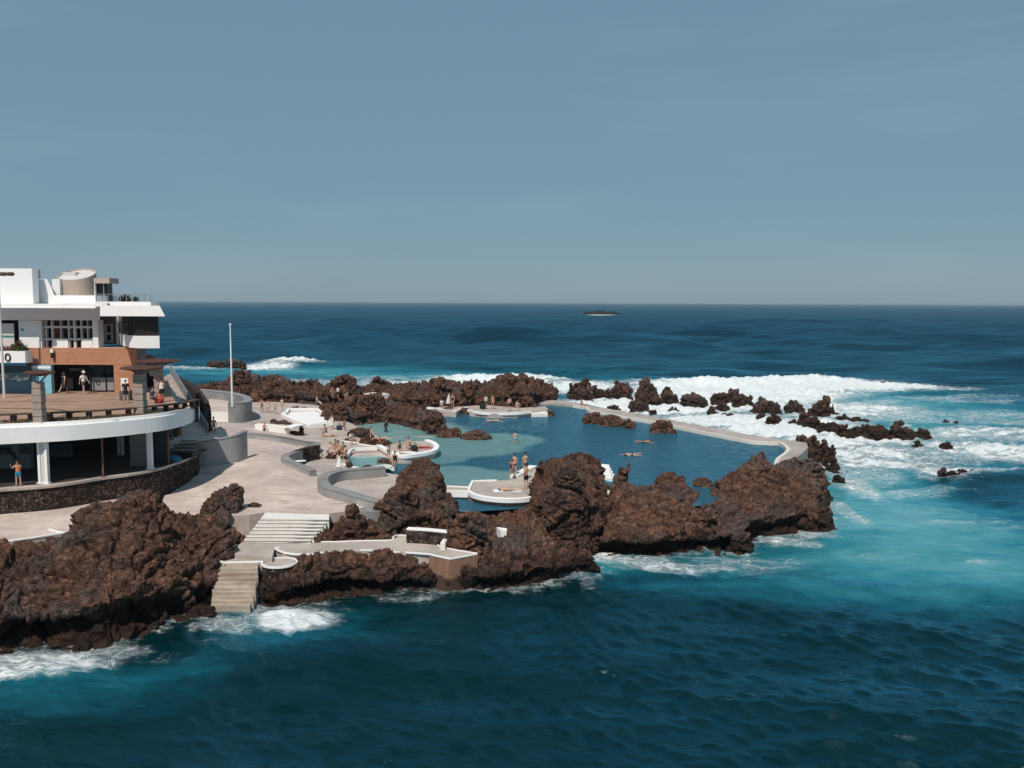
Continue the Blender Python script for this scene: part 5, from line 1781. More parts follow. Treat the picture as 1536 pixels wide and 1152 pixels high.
# fascias and roofs
def fascia(x0, x1, yt, yb, Yt, Yb, name, side=0):
    za, zb_ = PY((x0 + x1) / 2, yt, Yt).z, PY((x0 + x1) / 2, yb, Yb).z
    xa0, xa1 = PY(x0, yt, Yt).x, PY(x1 - side, yt, Yt).x
    xb0, xb1 = PY(x0, yb, Yb).x, PY(x1, yb, Yb).x
    vs = [(xa0, Yt, za), (xa1, Yt, za), (xb1, Yb, zb_), (xb0, Yb, zb_), (xa0, 76, za), (xa1 * 76 / Yt, 76, za), (xb1 * 76 / Yb, 76, zb_), (xb0, 76, zb_)]
    fs = [(0, 1, 2, 3), (4, 7, 6, 5), (0, 4, 5, 1), (3, 2, 6, 7), (0, 3, 7, 4), (1, 5, 6, 2)]
    return MB().add(vs, fs).build(name, M['fascia'], bld)


fascia(-80, 150, 462, 480, 70.9, 71.6, 'fascia')
fascia(150.1, 247.5, 458.5, 474.3, 69.6, 69.0, 'fascia', 8)
FB(-80, 455.6, 143, 461.8, 71.6, 76).build('parapet', M['white_clean'], bld)
pr = FB(143.1, 452.5, 226, 459.8, 71.2, 73).build('parapet', M['white_clean'], bld)
FB(161, 455, 163.5, 457.5, 71.1, 71.19).build('vent', M['black'], pr)
FB(-80, 402.5, 49, 455.5, 73.5, 74.4).build('roof_block', M['white_clean'], bld)
FB(50.5, 404, 53.5, 436, 75.2, 76).build('roof_upright', M['beige'], bld)  # beige strip standing in for the roof block's shaded side face
zt_, zb_ = PY(60, 418.5, 75).z, PY(60, 455.5, 75).z
xa, xb, xc = PY(49.1, 430, 75).x, PY(71, 430, 75).x, PY(80, 430, 75).x
vs = [(xa, 75, zb_), (xc + .3, 75, zb_), (xc - .1, 75, (zb_ + zt_) / 2 + .1), (xb, 75, zt_), (xa, 75, zt_)]
vs += [(x_ * 76 / 75, 76, z_) for x_, y_, z_ in vs]
MB().add(vs, [(0, 1, 2, 3, 4), (9, 8, 7, 6, 5)] + [(i, i + 5, (i + 1) % 5 + 5, (i + 1) % 5) for i in range(5)]).build('roof_wedge', M['white_clean'], bld)
FB(78.5, 418.5, 90, 455.5, 76.2, 76.8).build('roof_upright', M['white'], bld)
FB(80, 443, 143.2, 455.5, 74, 78).build('roof_step', M['white_clean'], bld)
# drum with a slanting open top
cx, cy, r = PY(116, 430, 78).x, 78.0, 26.3 * 78 / FPX
zb_ = PY(116, 444, 76.5).z
zf_, zk_ = PY(116, 420.5, 76.5).z, PY(116, 402.5, 79.5).z
sg = 40
mb = MB()
vs, fs = [], []
for k in range(sg):
    t = 2 * math.pi * k / sg
    for rr in (r, r * .93):
        x_, y_ = cx + rr * math.cos(t), cy + rr * math.sin(t)
        zt_ = zf_ + (zk_ - zf_) * (y_ - (cy - r)) / (2 * r)
        vs += [(x_, y_, zb_), (x_, y_, zt_)]
for k in range(sg):
    a, b_ = 4 * k, 4 * ((k + 1) % sg)
    fs += [(a, b_, b_ + 1, a + 1), (a + 1, b_ + 1, b_ + 3, a + 3), (a + 3, b_ + 3, b_ + 2, a + 2), (a, a + 2, b_ + 2, b_)]
dm = mb.add(vs, fs).build('roof_drum', M['beige'], bld)
vs = []
for k in range(sg):
    t = 2 * math.pi * k / sg
    x_, y_ = cx + r * .925 * math.cos(t), cy + r * .925 * math.sin(t)
    vs.append((x_, y_, zf_ + (zk_ - zf_) * (y_ - (cy - r)) / (2 * r) - .12))
MB().add(vs, [tuple(range(sg))]).build('skylight', plain('pale skylight', (.60, .57, .56), .5, var=.05), dm)
y_ = cy + .1
zz = zf_ + (zk_ - zf_) * .55
MB().box(cx - r * .75, cx - r * .05, y_ - .2, y_ + .55, zz - .3, zz + .12).build('hatch', M['frame'], dm)
# stair hut
FB(143, 425, 161, 452, 76.2, 77.2).build('stair_hut', M['glass'], bld)
FB(140.5, 417, 164, 425, 75.8, 77.6).build('hut_roof', M['beige'], bld)
FB(141.5, 425.1, 143, 452, 75.9, 76.15).build('hut_post', M['frame'], bld)
FB(155, 425.1, 156.2, 452, 76.0, 76.19).build('hut_post', M['metal'], bld)
rl = FB(144, 441, 222, 441.9, 71.6, 71.66).build('roof_rail', M['metal'], bld)
for px in range(144, 226, 9):
    FB(px, 441.9, px + .7, 452.6, 71.6, 71.65).build('rail_post', M['metal'], rl)
FB(75, 524, 79, 529, 72.2, 72.45).build('wall_lamp', M['white_clean'], bld)
FB(75.5, 529.1, 79.5, 537, 72.2, 72.45).build('wall_lamp_housing', M['black'], bld)
# planter canopy on the left
root = empty('entrance_canopy', PY(-10, 544, 70))
tag(root, 'long white planter canopy with a round emblem above the mural', 'canopy')
FB(-80, 526.5, 41, 544, 71.2, 72.0).build('trough', M['white_clean'], root)
c = PY(11.5, 536, 71.15)
mb = MB()
mb.tube([(c.x + .2 * math.cos(t), 71.15, c.z + .3 * math.sin(t)) for t in np.linspace(0, 2 * math.pi, 17)], .06, 6, False)
mb.build('emblem', M['black'], root)


def shrub(name, label, cen, rx, ry, rz, n, cols, leaf=.12, seed=1, parts=True):
    rn = random.Random(seed)
    root = empty(name, (cen[0], cen[1], cen[2]))
    tag(root, label, 'shrub')
    mb = MB()
    for i in range(n):
        while True:
            u = Vector((rn.uniform(-1, 1), rn.uniform(-1, 1), rn.uniform(0, 1)))
            if u.length < 1 and noise.noise(u * 2.2 + Vector((seed, 0, 0))) > -.25:
                break
        p = Vector((cen[0] + u.x * rx, cen[1] + u.y * ry, cen[2] + u.z * rz))
        a = Vector((rn.uniform(-1, 1), rn.uniform(-1, 1), rn.uniform(-.3, 1))).normalized() * leaf * rn.uniform(.6, 1.4)
        b_ = a.cross(Vector((rn.uniform(-1, 1), rn.uniform(-1, 1), rn.uniform(-1, 1)))).normalized() * leaf * .35
        mb.add([p, p + a * .5 + b_, p + a, p + a * .5 - b_], [(0, 1, 2, 3)])
    b = NB(name + ' leaves')
    cc = b.mix(b.noise(b.pos(), 2.0, 3), cols[0], cols[1])
    mb.build('foliage', b.set(cc, .7), root)
    MB().tube([(cen[0], cen[1], cen[2] - .05), (cen[0], cen[1], cen[2] + rz * .5)], .04, 6).build('stem', M['wood'], root)
    return root


c = PY(28, 526, 71.6)
shrub('shrub', 'bushy green shrub at the end of the white planter canopy', (c.x, 71.6, c.z), .85, .4, .62, 900, ((.03, .05, .015), (.075, .10, .03)), seed=3)
c = PY(8, 526, 71.6)
shrub('flowering_plant', 'low reddish flowering plant at the left of the white planter canopy', (c.x, 71.6, c.z), .9, .4, .35, 600, ((.11, .05, .03), (.28, .12, .09)), seed=6)
c = PY(25, 517, 71.2)
shrub('flowering_plant', 'upright red flowering plant behind the green shrub', (c.x, 71.6, c.z - .3), .3, .3, .7, 260, ((.16, .03, .02), (.08, .06, .03)), seed=9)
c = PY(189, 452.5, 73)
for i, (px, s_) in enumerate(((182, .5), (188, .6), (193, .55), (204, .4))):
    c = PY(px, 452.6, 73.5)
    shrub('potted_plant', ['low dark potted plant at the left of the roof terrace', 'tallest dark potted plant on the roof terrace', 'dark potted plant right of the tallest one on the roof', 'small pale potted plant at the far right of the roof terrace'][i],
          (c.x, 73.5, c.z), .22, .22, s_, 160, ((.018, .022, .015), (.04, .05, .03)), .14, 20 + i)
# street lamp
g = PY(3, 526, 69.0)
t_ = PY(3, 406, 69.0)
root = empty('street_lamp', (g.x, 69, ZU))
tag(root, 'tall pale street lamp with two brown lamp heads at the left edge', 'street lamp')
MB().tube([(g.x, 69, ZU), (g.x, 69, t_.z - .5)], [.10, .07], 10).build('post', M['frame'], root)
MB().tube([(g.x, 69, t_.z - .5), (g.x, 69, t_.z + .1)], .06, 8).build('neck', M['black'], root)
MB().tube([(g.x, 69, t_.z - .1), (g.x + .65, 69, t_.z - .15)], .03, 6).build('arm', M['metal'], root)
for px, w_ in ((4, .36), (15.5, .28)):
    c = PY(px, 411, 69)
    mb = MB()
    ell(mb, (c.x, 69, c.z), w_, .28, .16, .7, 8)
    mb.build('lamp_head', plain('brown lamp housing', (.10, .07, .055), .6), root)
# little stone hut with dome by the ramp
g = PY(223, 592, 78.5)
root = empty('stone_hut', (g.x, 78.5, ZU))
tag(root, 'small domed stone hut with a dark arched opening by the top of the ramp', 'hut')
r = 17 * 78.5 / FPX
cir = [(g.x + r * math.cos(t), 78.8 + r * math.sin(t)) for t in np.linspace(0, 2 * math.pi, 20, endpoint=False)]
zt_ = PY(223, 548, 78.5).z
MB().prism(cir, ZU - .02, zt_).build('wall', M['pillar_stone'], root)
mb = MB()
ell(mb, (g.x + .1, 78.8, zt_ + .003), r * .72, r * .72, .95, 1.0, 10)
mb.build('dome', plain('brown stone dome', (.30, .17, .11), .9, var=.4), root)
mb = MB()
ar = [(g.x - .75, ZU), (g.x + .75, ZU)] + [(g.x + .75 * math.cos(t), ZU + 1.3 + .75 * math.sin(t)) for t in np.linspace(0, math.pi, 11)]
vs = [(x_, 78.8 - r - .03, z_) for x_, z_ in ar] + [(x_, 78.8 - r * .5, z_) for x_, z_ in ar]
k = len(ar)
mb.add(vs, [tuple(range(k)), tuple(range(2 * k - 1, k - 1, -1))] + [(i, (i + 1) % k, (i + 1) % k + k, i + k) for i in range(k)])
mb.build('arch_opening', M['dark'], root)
FB(224, 556, 233, 564, 77.2, 77.3).build('hut_sign', M['white_clean'], root)
# sign stand and bin
g = PZ(186, 601, ZU)
root = empty('sign_stand', g)
tag(root, 'white sign board standing on a grey box by the brick corner', 'sign')
MB().box(g.x - .35, g.x + .45, g.y, g.y + .5, ZU, ZU + .75).build('base_box', plain('grey planter box', (.10, .10, .09), .8), root)
MB().box(g.x - .28, g.x + .28, g.y + .2, g.y + .28, ZU + .753, ZU + 1.75).build('board', M['white_clean'], root)

# ------------------------------------------------------------------ people


def rotx(v, a):
    return Vector((v[0], v[1] * math.cos(a) - v[2] * math.sin(a), v[1] * math.sin(a) + v[2] * math.cos(a)))


def roty(v, a):
    return Vector((v[0] * math.cos(a) + v[2] * math.sin(a), v[1], -v[0] * math.sin(a) + v[2] * math.cos(a)))


def pose_joints(lean=0.0, hips=((0, 0), (0, 0)), arms=((8, 10, 12), (8, 10, 12)), head=0.0, splay=4):
    """joints of a 1.72 m figure facing -Y. hips: (thigh forward, knee bend) left,right; arms: (forward, out, elbow bend)"""
    J = {}
    pel = Vector((0, 0, .93))
    J['pelvis'] = pel
    la = R(lean)

    def up(h, y=0.0):
        return pel + rotx((0, y, h), la)
    J['waist'] = up(.17, .005)
    J['chest'] = up(.36, .01)
    J['neck'] = up(.52, .015)
    J['head'] = J['neck'] + rotx((0, -.02, .14), la + R(head))
    J['_la'] = la + R(head)
    for s, k in ((-1, 0), (1, 1)):
        hf, kb = hips[k]
        J['hip%d' % k] = pel + Vector((s * .085, 0, -.05))
        th = roty(rotx((0, 0, -.42), -R(hf)), R(-s * splay))
        kn = J['hip%d' % k] + th
        sh = roty(rotx((0, 0, -.41), -R(hf) + R(kb)), R(-s * splay * .4))
        J['knee%d' % k] = kn
        J['ankle%d' % k] = kn + sh
        J['toe%d' % k] = kn + sh + rotx((s * .02, -.17, -.045), -R(hf) + R(kb))
        J['sho%d' % k] = J['neck'] + rotx((s * .175, 0, -.06), la)
        af, ao, eb = arms[k]
        ua = rotx(roty((0, 0, -.29), R(-s * ao)), la - R(af))
        J['elb%d' % k] = J['sho%d' % k] + ua
        fa = rotx(roty((0, 0, -.25), R(-s * ao * .5)), la - R(af) - R(eb))
        J['wri%d' % k] = J['elb%d' % k] + fa
        J['hand%d' % k] = J['wri%d' % k] + fa.normalized() * .05
    return J


BONES = [('pelvis', 'waist'), ('waist', 'chest'), ('chest', 'neck'), ('neck', 'head')]
for k_ in (0, 1):
    BONES += [('pelvis', 'hip%d' % k_), ('hip%d' % k_, 'knee%d' % k_), ('knee%d' % k_, 'ankle%d' % k_), ('ankle%d' % k_, 'toe%d' % k_),
              ('chest', 'sho%d' % k_), ('sho%d' % k_, 'elb%d' % k_), ('elb%d' % k_, 'wri%d' % k_), ('wri%d' % k_, 'hand%d' % k_)]
RAD = {'pelvis': (.145, .105), 'waist': (.125, .09), 'chest': (.155, .105), 'neck': (.055, .055), 'head': (.06, .065), 'hip': (.092, .092), 'knee': (.055, .055),
       'ankle': (.037, .040), 'toe': (.038, .024), 'sho': (.062, .062), 'elb': (.040, .040), 'wri': (.027, .025), 'hand': (.030, .018)}


def body_mesh(J, female=False, stout=1.0):
    names = [n for n in J if not n.startswith('_')]
    idx = {n: i for i, n in enumerate(names)}
    me = bpy.data.meshes.new('b')
    me.from_pydata([J[n] for n in names], [(idx[a], idx[b]) for a, b in BONES], [])
    o = bpy.data.objects.new('b', me)
    COL.objects.link(o)
    o.modifiers.new('s', 'SKIN')
    sk = me.skin_vertices[0].data
    for n in names:
        r = RAD[n.rstrip('01')]
        f = stout
        if female and n in ('chest', 'waist', 'sho0', 'sho1'):
            f *= .86
        sk[idx[n]].radius = (r[0] * f, r[1] * f)
        sk[idx[n]].use_root = n == 'pelvis'
    sb_ = o.modifiers.new('u', 'SUBSURF')
    sb_.levels = 2
    ev = o.evaluated_get(bpy.context.evaluated_depsgraph_get())
    out = bpy.data.meshes.new_from_object(ev)
    bpy.data.objects.remove(o)
    bpy.data.meshes.remove(me)
    vs = [tuple(v.co) for v in out.vertices]
    fs = [tuple(p.vertices) for p in out.polygons]
    bpy.data.meshes.remove(out)
    return vs, fs


def head_mesh(J):
    """skull with brow, nose, chin and ears; faces -Y before tilt"""
    mb = MB()
    vs, fs = [], []
    nu, nv = 16, 12
    for i in range(1, nv):
        ph = math.pi * i / nv - math.pi / 2
        for k in range(nu):
            th = 2 * math.pi * k / nu
            x, y, z = math.cos(ph) * math.cos(th), math.cos(ph) * math.sin(th), math.sin(ph)
            w_ = 1 - .22 * max(0, -z) ** 1.3
            X, Y_, Z = x * .076 * w_, y * .096 * (1 - .1 * max(0, -z)), z * .122
            if y < -.3:
                f = max(0, 1 - abs(x) * 3.2)
                Y_ -= f * (.022 * math.exp(-((z + .12) / .22) ** 2) + .010 * math.exp(-((z + .75) / .2) ** 2) + .006 * math.exp(-((z - .25) / .15) ** 2))
                Y_ += .008 * math.exp(-((abs(x) - .38) / .16) ** 2) * math.exp(-((z - .05) / .14) ** 2)
            vs.append((X, Y_, Z))
    vs += [(0, 0, -.122), (0, 0, .122)]
    for i in range(nv - 2):
        for k in range(nu):
            fs.append((i * nu + k, i * nu + (k + 1) % nu, (i + 1) * nu + (k + 1) % nu, (i + 1) * nu + k))
    for k in range(nu):
        fs.append((len(vs) - 2, (k + 1) % nu, k))
        fs.append((len(vs) - 1, (nv - 2) * nu + k, (nv - 2) * nu + (k + 1) % nu))
    mb.add(vs, fs)
    for s in (-1, 1):
        ell(mb, (s * .078, .012, -.008), .011, .02, .032, 1.0, 6)
    c = J['head'] + rotx((0, -.005, .055), J['_la'])
    return [tuple(c + rotx(v, J['_la'] * .8)) for v in mb.v], mb.f, c


_HAND = None


def hand_mesh():
    """palm, four unequal curled fingers and a thumb; wrist at origin, fingers along -Z, palm facing +X"""
    global _HAND
    if _HAND is None:
        mb = MB()
        ell(mb, (0, 0, -.045), .014, .040, .052, .75, 6)
        for y, L, z0 in ((-.030, .062, -.085), (-.010, .074, -.092), (.010, .070, -.090), (.029, .054, -.082)):
            mb.tube([(0, y, z0 + .012), (.006, y * 1.05, z0 - L * .38), (.018, y * 1.05, z0 - L * .72), (.034, y, z0 - L)], [.0095, .009, .008, .006], 6)
        mb.tube([(.004, -.036, -.03), (.014, -.058, -.055), (.024, -.066, -.082)], [.012, .0105, .007], 6)
        _HAND = mb
    return _HAND


def place_hand(mb, w, d, side):
    h = hand_mesh()
    z = -d.normalized()
    x = Vector((-side, 0, 0))
    x = (x - z * x.dot(z))
    if x.length < .1:
        x = Vector((0, 1, 0)) - z * z.y
    x.normalize()
    y = z.cross(x)
    mb.add([w + x * v[0] + y * v[1] + z * v[2] for v in h.v], h.f)


def seg_near(p, a, b):
    ab = b - a
    t = max(0, min(1, (p - a).dot(ab) / max(ab.length_squared, 1e-9)))
    return (p - (a + ab * t)).length, t


SKIN = {'fair': (.52, .31, .22), 'tan': (.40, .21, .135), 'pale': (.60, .40, .31)}
GARM = {
    'shorts': {'b': [('pelvis', 'waist', 0, .35), ('pelvis', 'hip', 0, 1), ('hip', 'knee', 0, .62)], 'o': .022},
    'trunks': {'b': [('pelvis', 'waist', 0, .2), ('pelvis', 'hip', 0, 1), ('hip', 'knee', 0, .22)], 'o': .012},
    'swimsuit': {'b': [('pelvis', 'waist', 0, 1), ('waist', 'chest', 0, 1), ('pelvis', 'hip', 0, 1), ('chest', 'neck', 0, .3)], 'o': .010},
    'bikini_top': {'b': [('waist', 'chest', .62, 1)], 'o': .010},
    'tshirt': {'b': [('pelvis', 'waist', .25, 1), ('waist', 'chest', 0, 1), ('chest', 'neck', 0, .8), ('chest', 'sho', 0, 1), ('sho', 'elb', 0, .7)], 'o': .022},
    'vest': {'b': [('pelvis', 'waist', .25, 1), ('waist', 'chest', 0, 1), ('chest', 'neck', 0, .6), ('chest', 'sho', 0, .6)], 'o': .020},
    'wetsuit': {'b': [('pelvis', 'waist', 0, 1), ('waist', 'chest', 0, 1), ('chest', 'neck', 0, .9), ('chest', 'sho', 0, 1), ('sho', 'elb', 0, 1), ('elb', 'wri', 0, .9), ('pelvis', 'hip', 0, 1), ('hip', 'knee', 0, 1), ('knee', 'ankle', 0, .8)], 'o': .012},
}
HAIRC = {'dark': (.018, .012, .009), 'brown': (.06, .03, .016), 'fair': (.22, .13, .06)}


def person(label, at, pose, face=180, skin='fair', wear=(), hair='dark', hairlen='short', female=False, height=1.72, roll=None, hat=None, stout=1.0, group=None, sink=0.0):
    """at: world point under the feet / seat; face: heading in degrees the figure looks to (180 = away from camera is 0: +Y)"""
    J = pose_joints(**pose)
    vs, fs = body_mesh(J, female, stout)
    V = [Vector(v) for v in vs]
    segs = []
    for (a, b_) in BONES:
        segs.append((a.rstrip('01'), b_.rstrip('01'), J[a], J[b_]))
    cls = []
    for p in V:
        best = None
        for (a, b_, pa, pb) in segs:
            d, t = seg_near(p, pa, pb)
            d -= (RAD[a][0] * (1 - t) + RAD[b_][0] * t) * .8
            if best is None or d < best[0]:
                best = (d, a, b_, t)
        cls.append(best[1:])
    body = MB().add(vs, fs)
    hv, hf, hc = head_mesh(J)
    body.add(hv, hf)
    for k, s in ((0, -1), (1, 1)):
        place_hand(body, J['wri%d' % k], J['hand%d' % k] - J['wri%d' % k], s)
    root = empty('person', at)
    tag(root, label, 'person', group)
    sc_ = height / 1.72
    zmin = min(v[2] for v in body.v)
    M4 = Matrix.Translation(at) @ Matrix.Rotation(R(face), 4, 'Z')
    if roll is not None:
        M4 = M4 @ Matrix.Rotation(R(roll), 4, 'X')
        zz = [(Matrix.Rotation(R(roll), 3, 'X') @ Vector(v)).z for v in body.v]
        zmin = min(zz)
        lift = Matrix.Translation((0, 0, -zmin * sc_ - sink))
        M4 = Matrix.Translation(at) @ lift @ Matrix.Rotation(R(face), 4, 'Z') @ Matrix.Rotation(R(roll), 4, 'X')
        cen = Matrix.Translation((0, 0, -.9))
        M4 = M4 @ Matrix.Scale(sc_, 4)
        # keep the middle of the body over the given point
        off = (M4 @ Vector((0, 0, .9))) - Vector(at)
        M4 = Matrix.Translation((-off.x, -off.y, 0)) @ M4
    else:
        M4 = M4 @ Matrix.Scale(sc_, 4) @ Matrix.Translation((0, 0, -zmin - sink / sc_))

    def put(name, mb, mat, parent, smooth=True):
        m = MB()
        m.v = [tuple(M4 @ Vector(v)) for v in mb.v]
        m.f = mb.f
        return m.build(name, mat, parent, smooth)
    bo = put('body', body, plain('skin ' + skin, SKIN[skin], .55, var=.10, scale=6), root)
    # normals for clothing
    tmp = MB().add(vs, fs).mesh('t')
    nrm = [Vector(v.normal) for v in tmp.vertices]
    bpy.data.meshes.remove(tmp)
    for kind, colr in wear:
        if kind == 'skirt' or kind == 'dress':
            mb = MB()
            top = J['waist'] if kind == 'skirt' else J['waist']
            rings = [(top + Vector((0, 0, .03)), .135, .10), (J['pelvis'], .165, .125), (J['pelvis'] + Vector((0, -.005, -.22)), .20, .16), (J['pelvis'] + Vector((0, -.01, -.46)), .25, .20)]
            vv, ff = [], []
            for c, rx, ry in rings:
                for q in range(18):
                    t = 2 * math.pi * q / 18
                    w_ = 1 + .06 * math.sin(5 * t) * (rx > .18)
                    vv.append(tuple(c + Vector((rx * math.cos(t) * w_, ry * math.sin(t) * w_, 0))))
            for i in range(3):
                for q in range(18):
                    ff.append((i * 18 + q, i * 18 + (q + 1) % 18, (i + 1) * 18 + (q + 1) % 18, (i + 1) * 18 + q))
            mb.add(vv, ff)
            put('skirt', mb, plain('cloth %.2f %.2f %.2f' % colr, colr, .85, var=.12, scale=5), root)
            if kind == 'skirt':
                continue
            kind = 'vest'
        g = GARM[kind]
        keep = set()
        for i, (a, b_, t) in enumerate(cls):
            for (ga, gb, t0, t1) in g['b']:
                if a == ga and b_ == gb and t0 - 1e-6 <= t <= t1 + 1e-6:
                    keep.add(i)
        mp, mb = {}, MB()
        for f in fs:
            if all(i in keep for i in f):
                q = []
                for i in f:
                    if i not in mp:
                        mp[i] = len(mb.v)
                        mb.v.append(tuple(V[i] + nrm[i] * g['o']))
                    q.append(mp[i])
                mb.f.append(tuple(q))
        if mb.f:
            nm = {'trunks': 'swim_trunks', 'bikini_top': 'bikini_top', 'tshirt': 't_shirt'}.get(kind, kind)
            put(nm, mb, plain('cloth %.2f %.2f %.2f' % colr, colr, .85, var=.12, scale=5), root)
    # hair / hat
    mb = MB()
    la = J['_la'] * .8
    vv, ff = [], []
    nu, nv = 16, 7
    for i in range(nv):
        ph = math.pi / 2 * (1 - i / (nv - 1) * 1.18)
        for k in range(nu):
            th = 2 * math.pi * k / nu
            fr_ = math.sin(th)      # -1 = forehead
            p2 = ph if fr_ > -.35 else max(ph, R(24))
            w_ = 1 + .05 * math.sin(3 * th + i)
            vv.append(tuple(hc + rotx((.086 * w_ * math.cos(p2) * math.cos(th), .106 * w_ * math.cos(p2) * math.sin(th) + .004, .132 * math.sin(p2)), la)))
    for i in range(nv - 1):
        for k in range(nu):
            ff.append((i * nu + k, i * nu + (k + 1) % nu, (i + 1) * nu + (k + 1) % nu, (i + 1) * nu + k))
    mb.add(vv, ff)
    if hairlen == 'long':
        mb.tube([hc + rotx((0, .07, .02), la), hc + rotx((0, .115, -.10), la), hc + rotx((0, .11, -.26), la), hc + rotx((0, .10, -.36), la)], [.07, .075, .06, .025], 8)
    put('hair', mb, plain('hair ' + hair, HAIRC[hair], .6, var=.4, scale=20), root)
    if hat:
        mb = MB()
        vv = []
        prof = [(.155, .045), (.10, .055), (.094, .13), (.06, .165), (.004, .17)]
        ff = []
        for i, (r_, z_) in enumerate(prof):
            for k in range(16):
                t = 2 * math.pi * k / 16
                vv.append(tuple(hc + rotx((r_ * math.cos(t), r_ * 1.1 * math.sin(t), z_), la)))
        for i in range(4):
            for k in range(16):
                ff.append((i * 16 + k, i * 16 + (k + 1) % 16, (i + 1) * 16 + (k + 1) % 16, (i + 1) * 16 + k))
        put('hat', mb.add(vv, ff), plain('hat cloth', hat, .8), root)
    # eyes
    mb = MB()
    for s in (-1, 1):
        ell(mb, tuple(hc + rotx((s * .029, -.086, .012), la)), .012, .008, .007, 1.0, 4)
    put('eyes', mb, plain('eye', (.03, .02, .016), .3), root)
    return root


STAND = dict(hips=((2, 3), (-2, 3)), arms=((6, 9, 14), (4, 9, 14)))
STAND2 = dict(lean=2, hips=((6, 8), (-4, 2)), arms=((10, 16, 45), (2, 10, 10)), head=8)
WALK = dict(lean=4, hips=((24, 14), (-20, 18)), arms=((-20, 10, 12), (24, 10, 25)))
PHONE = dict(lean=4, hips=((2, 2), (-2, 2)), arms=((55, 14, 95), (50, 14, 100)), head=14)
HIPS = dict(lean=0, hips=((3, 3), (-3, 3)), arms=((0, 42, 60), (0, 42, 60)))
SIT = dict(lean=8, hips=((82, 55), (86, 60)), arms=((20, 14, 25), (20, 14, 25)), head=8)
SITUP = dict(lean=14, hips=((100, 105), (96, 110)), arms=((60, 10, 30), (62, 10, 30)), head=10, splay=8)
LEANB = dict(lean=-32, hips=((58, 20), (64, 50)), arms=((-30, 18, 5), (-30, 18, 5)), head=26)
LIE = dict(lean=0, hips=((4, 8), (2, 4)), arms=((5, 22, 20), (8, 20, 30)))
LIEB = dict(lean=0, hips=((30, 60), (4, 6)), arms=((150, 30, 60), (10, 16, 20)))
SWIM = dict(lean=0, hips=((-8, 10), (8, 14)), arms=((160, 14, 20), (20, 20, 30)), head=-40)
WADE = dict(lean=3, hips=((3, 4), (-3, 4)), arms=((25, 30, 40), (20, 30, 45)), head=5)
CROUCH = dict(lean=48, hips=((70, 95), (60, 100)), arms=((40, 12, 10), (50, 12, 10)), head=-10)
BLK, WHT, GRY = (.02, .02, .023), (.78, .77, .76), (.25, .25, .26)
RED, BLU, TEAL = (.42, .06, .04), (.05, .20, .34), (.03, .16, .15)
ORG, DGR, NVY, PNK = (.62, .20, .09), (.06, .07, .08), (.03, .045, .09), (.55, .30, .28)

person('woman in black top and skirt with bare arms, striding towards the dark entrance', PZ(96, 590.5, ZU), WALK, 160, 'fair', [('vest', BLK), ('skirt', BLK)], 'brown', 'long', True, 1.8)
person('man in white t-shirt, dark shorts and pale cap walking past the dark entrance', PZ(126, 591, ZU), WALK, 60, 'fair', [('tshirt', WHT), ('shorts', DGR)], hat=(.72, .68, .62), height=1.88)
person('person in black top and black shorts standing beside the white sign board', PZ(189, 605, ZU), STAND2, 190, 'fair', [('tshirt', BLK), ('shorts', BLK)], 'brown', height=1.78, hat=(.6, .58, .55))
person('tall person in white vest and black shorts standing at the end of the curved bench', PZ(243, 603.5, ZU), STAND2, 200, 'tan', [('vest', WHT), ('shorts', BLK)], height=1.8)
person('person in dark clothes seated behind the corner pillar', PZ(228, 606, ZU), SIT, 150, 'fair', [('tshirt', NVY), ('shorts', DGR)], 'brown', height=1.72)
person('person in orange top and bright blue shorts holding both hands to the face', PZ(28, 729, ZL + .02), PHONE, 8, 'fair', [('vest', ORG), ('shorts', (.03, .22, .36))], 'brown', 'long', True, 1.60, stout=1.12)
g = PS(300, 698, zt, .03)
person('shirtless man in dark trunks striding along the tall curved wall', g, WALK, 235, 'fair', [('trunks', BLK)], height=1.78)
person('figure in grey blue trunks standing behind the tall curved wall', PZ(321, 653, 4.75), STAND, 190, 'tan', [('trunks', (.16, .18, .26))], height=1.66)
person('leftmost of four standing bathers near the flagpole, in dark red trunks', PZ(393, 619, 3), HIPS, 10, 'tan', [('trunks', (.16, .03, .025))], height=1.78)
person('long haired bather in white bikini among four near the flagpole', PZ(402.5, 619, 3), STAND2, 350, 'fair', [('bikini_top', WHT), ('trunks', WHT)], 'dark', 'long', True, 1.66)
person('small child standing among four bathers near the flagpole', PZ(413, 620.5, 3), STAND, 20, 'fair', [('trunks', TEAL)], 'brown', height=1.22)
person('slim pale bather at the right of four standing near the flagpole', PZ(423, 617.5, 3), STAND, 160, 'pale', [('trunks', PNK)], height=1.75)
person('bather reclining against the far lava ridge beyond the flagpole', PZ(402, 593, 3.0), LEANB, 60, 'fair', [('trunks', RED)], height=1.75, sink=.0)
person('person in red top standing by the jagged back ridge', PZ(499, 597.5, 3), STAND2, 30, 'fair', [('vest', RED), ('trunks', PNK)], 'dark', height=1.72)
person('person in white t-shirt and black shorts by the jagged back ridge', PZ(507, 598, 3), STAND, 150, 'tan', [('tshirt', WHT), ('shorts', BLK)], height=1.75)
person('bather sitting on the rocks right of the pair at the back ridge', PZ(522, 600, 3.1), SITUP, 300, 'fair', [('trunks', RED)], 'brown', height=1.72)
person('pale bather stretched out beside the middle lava ridge', PZ(478, 609, 3), LEANB, 80, 'pale', [('swimsuit', GRY)], 'brown', 'long', True, 1.7)
person('child in dark shorts leaning on the bright white low wall', PZ(397, 653.5, 3.05), STAND2, 180, 'tan', [('shorts', BLK)], 'fair', height=1.35)
person('person in white dress standing beside the corner of the white basin', PZ(498, 644, 3), STAND, 40, 'fair', [('dress', WHT)], 'dark', 'long', True, 1.65)
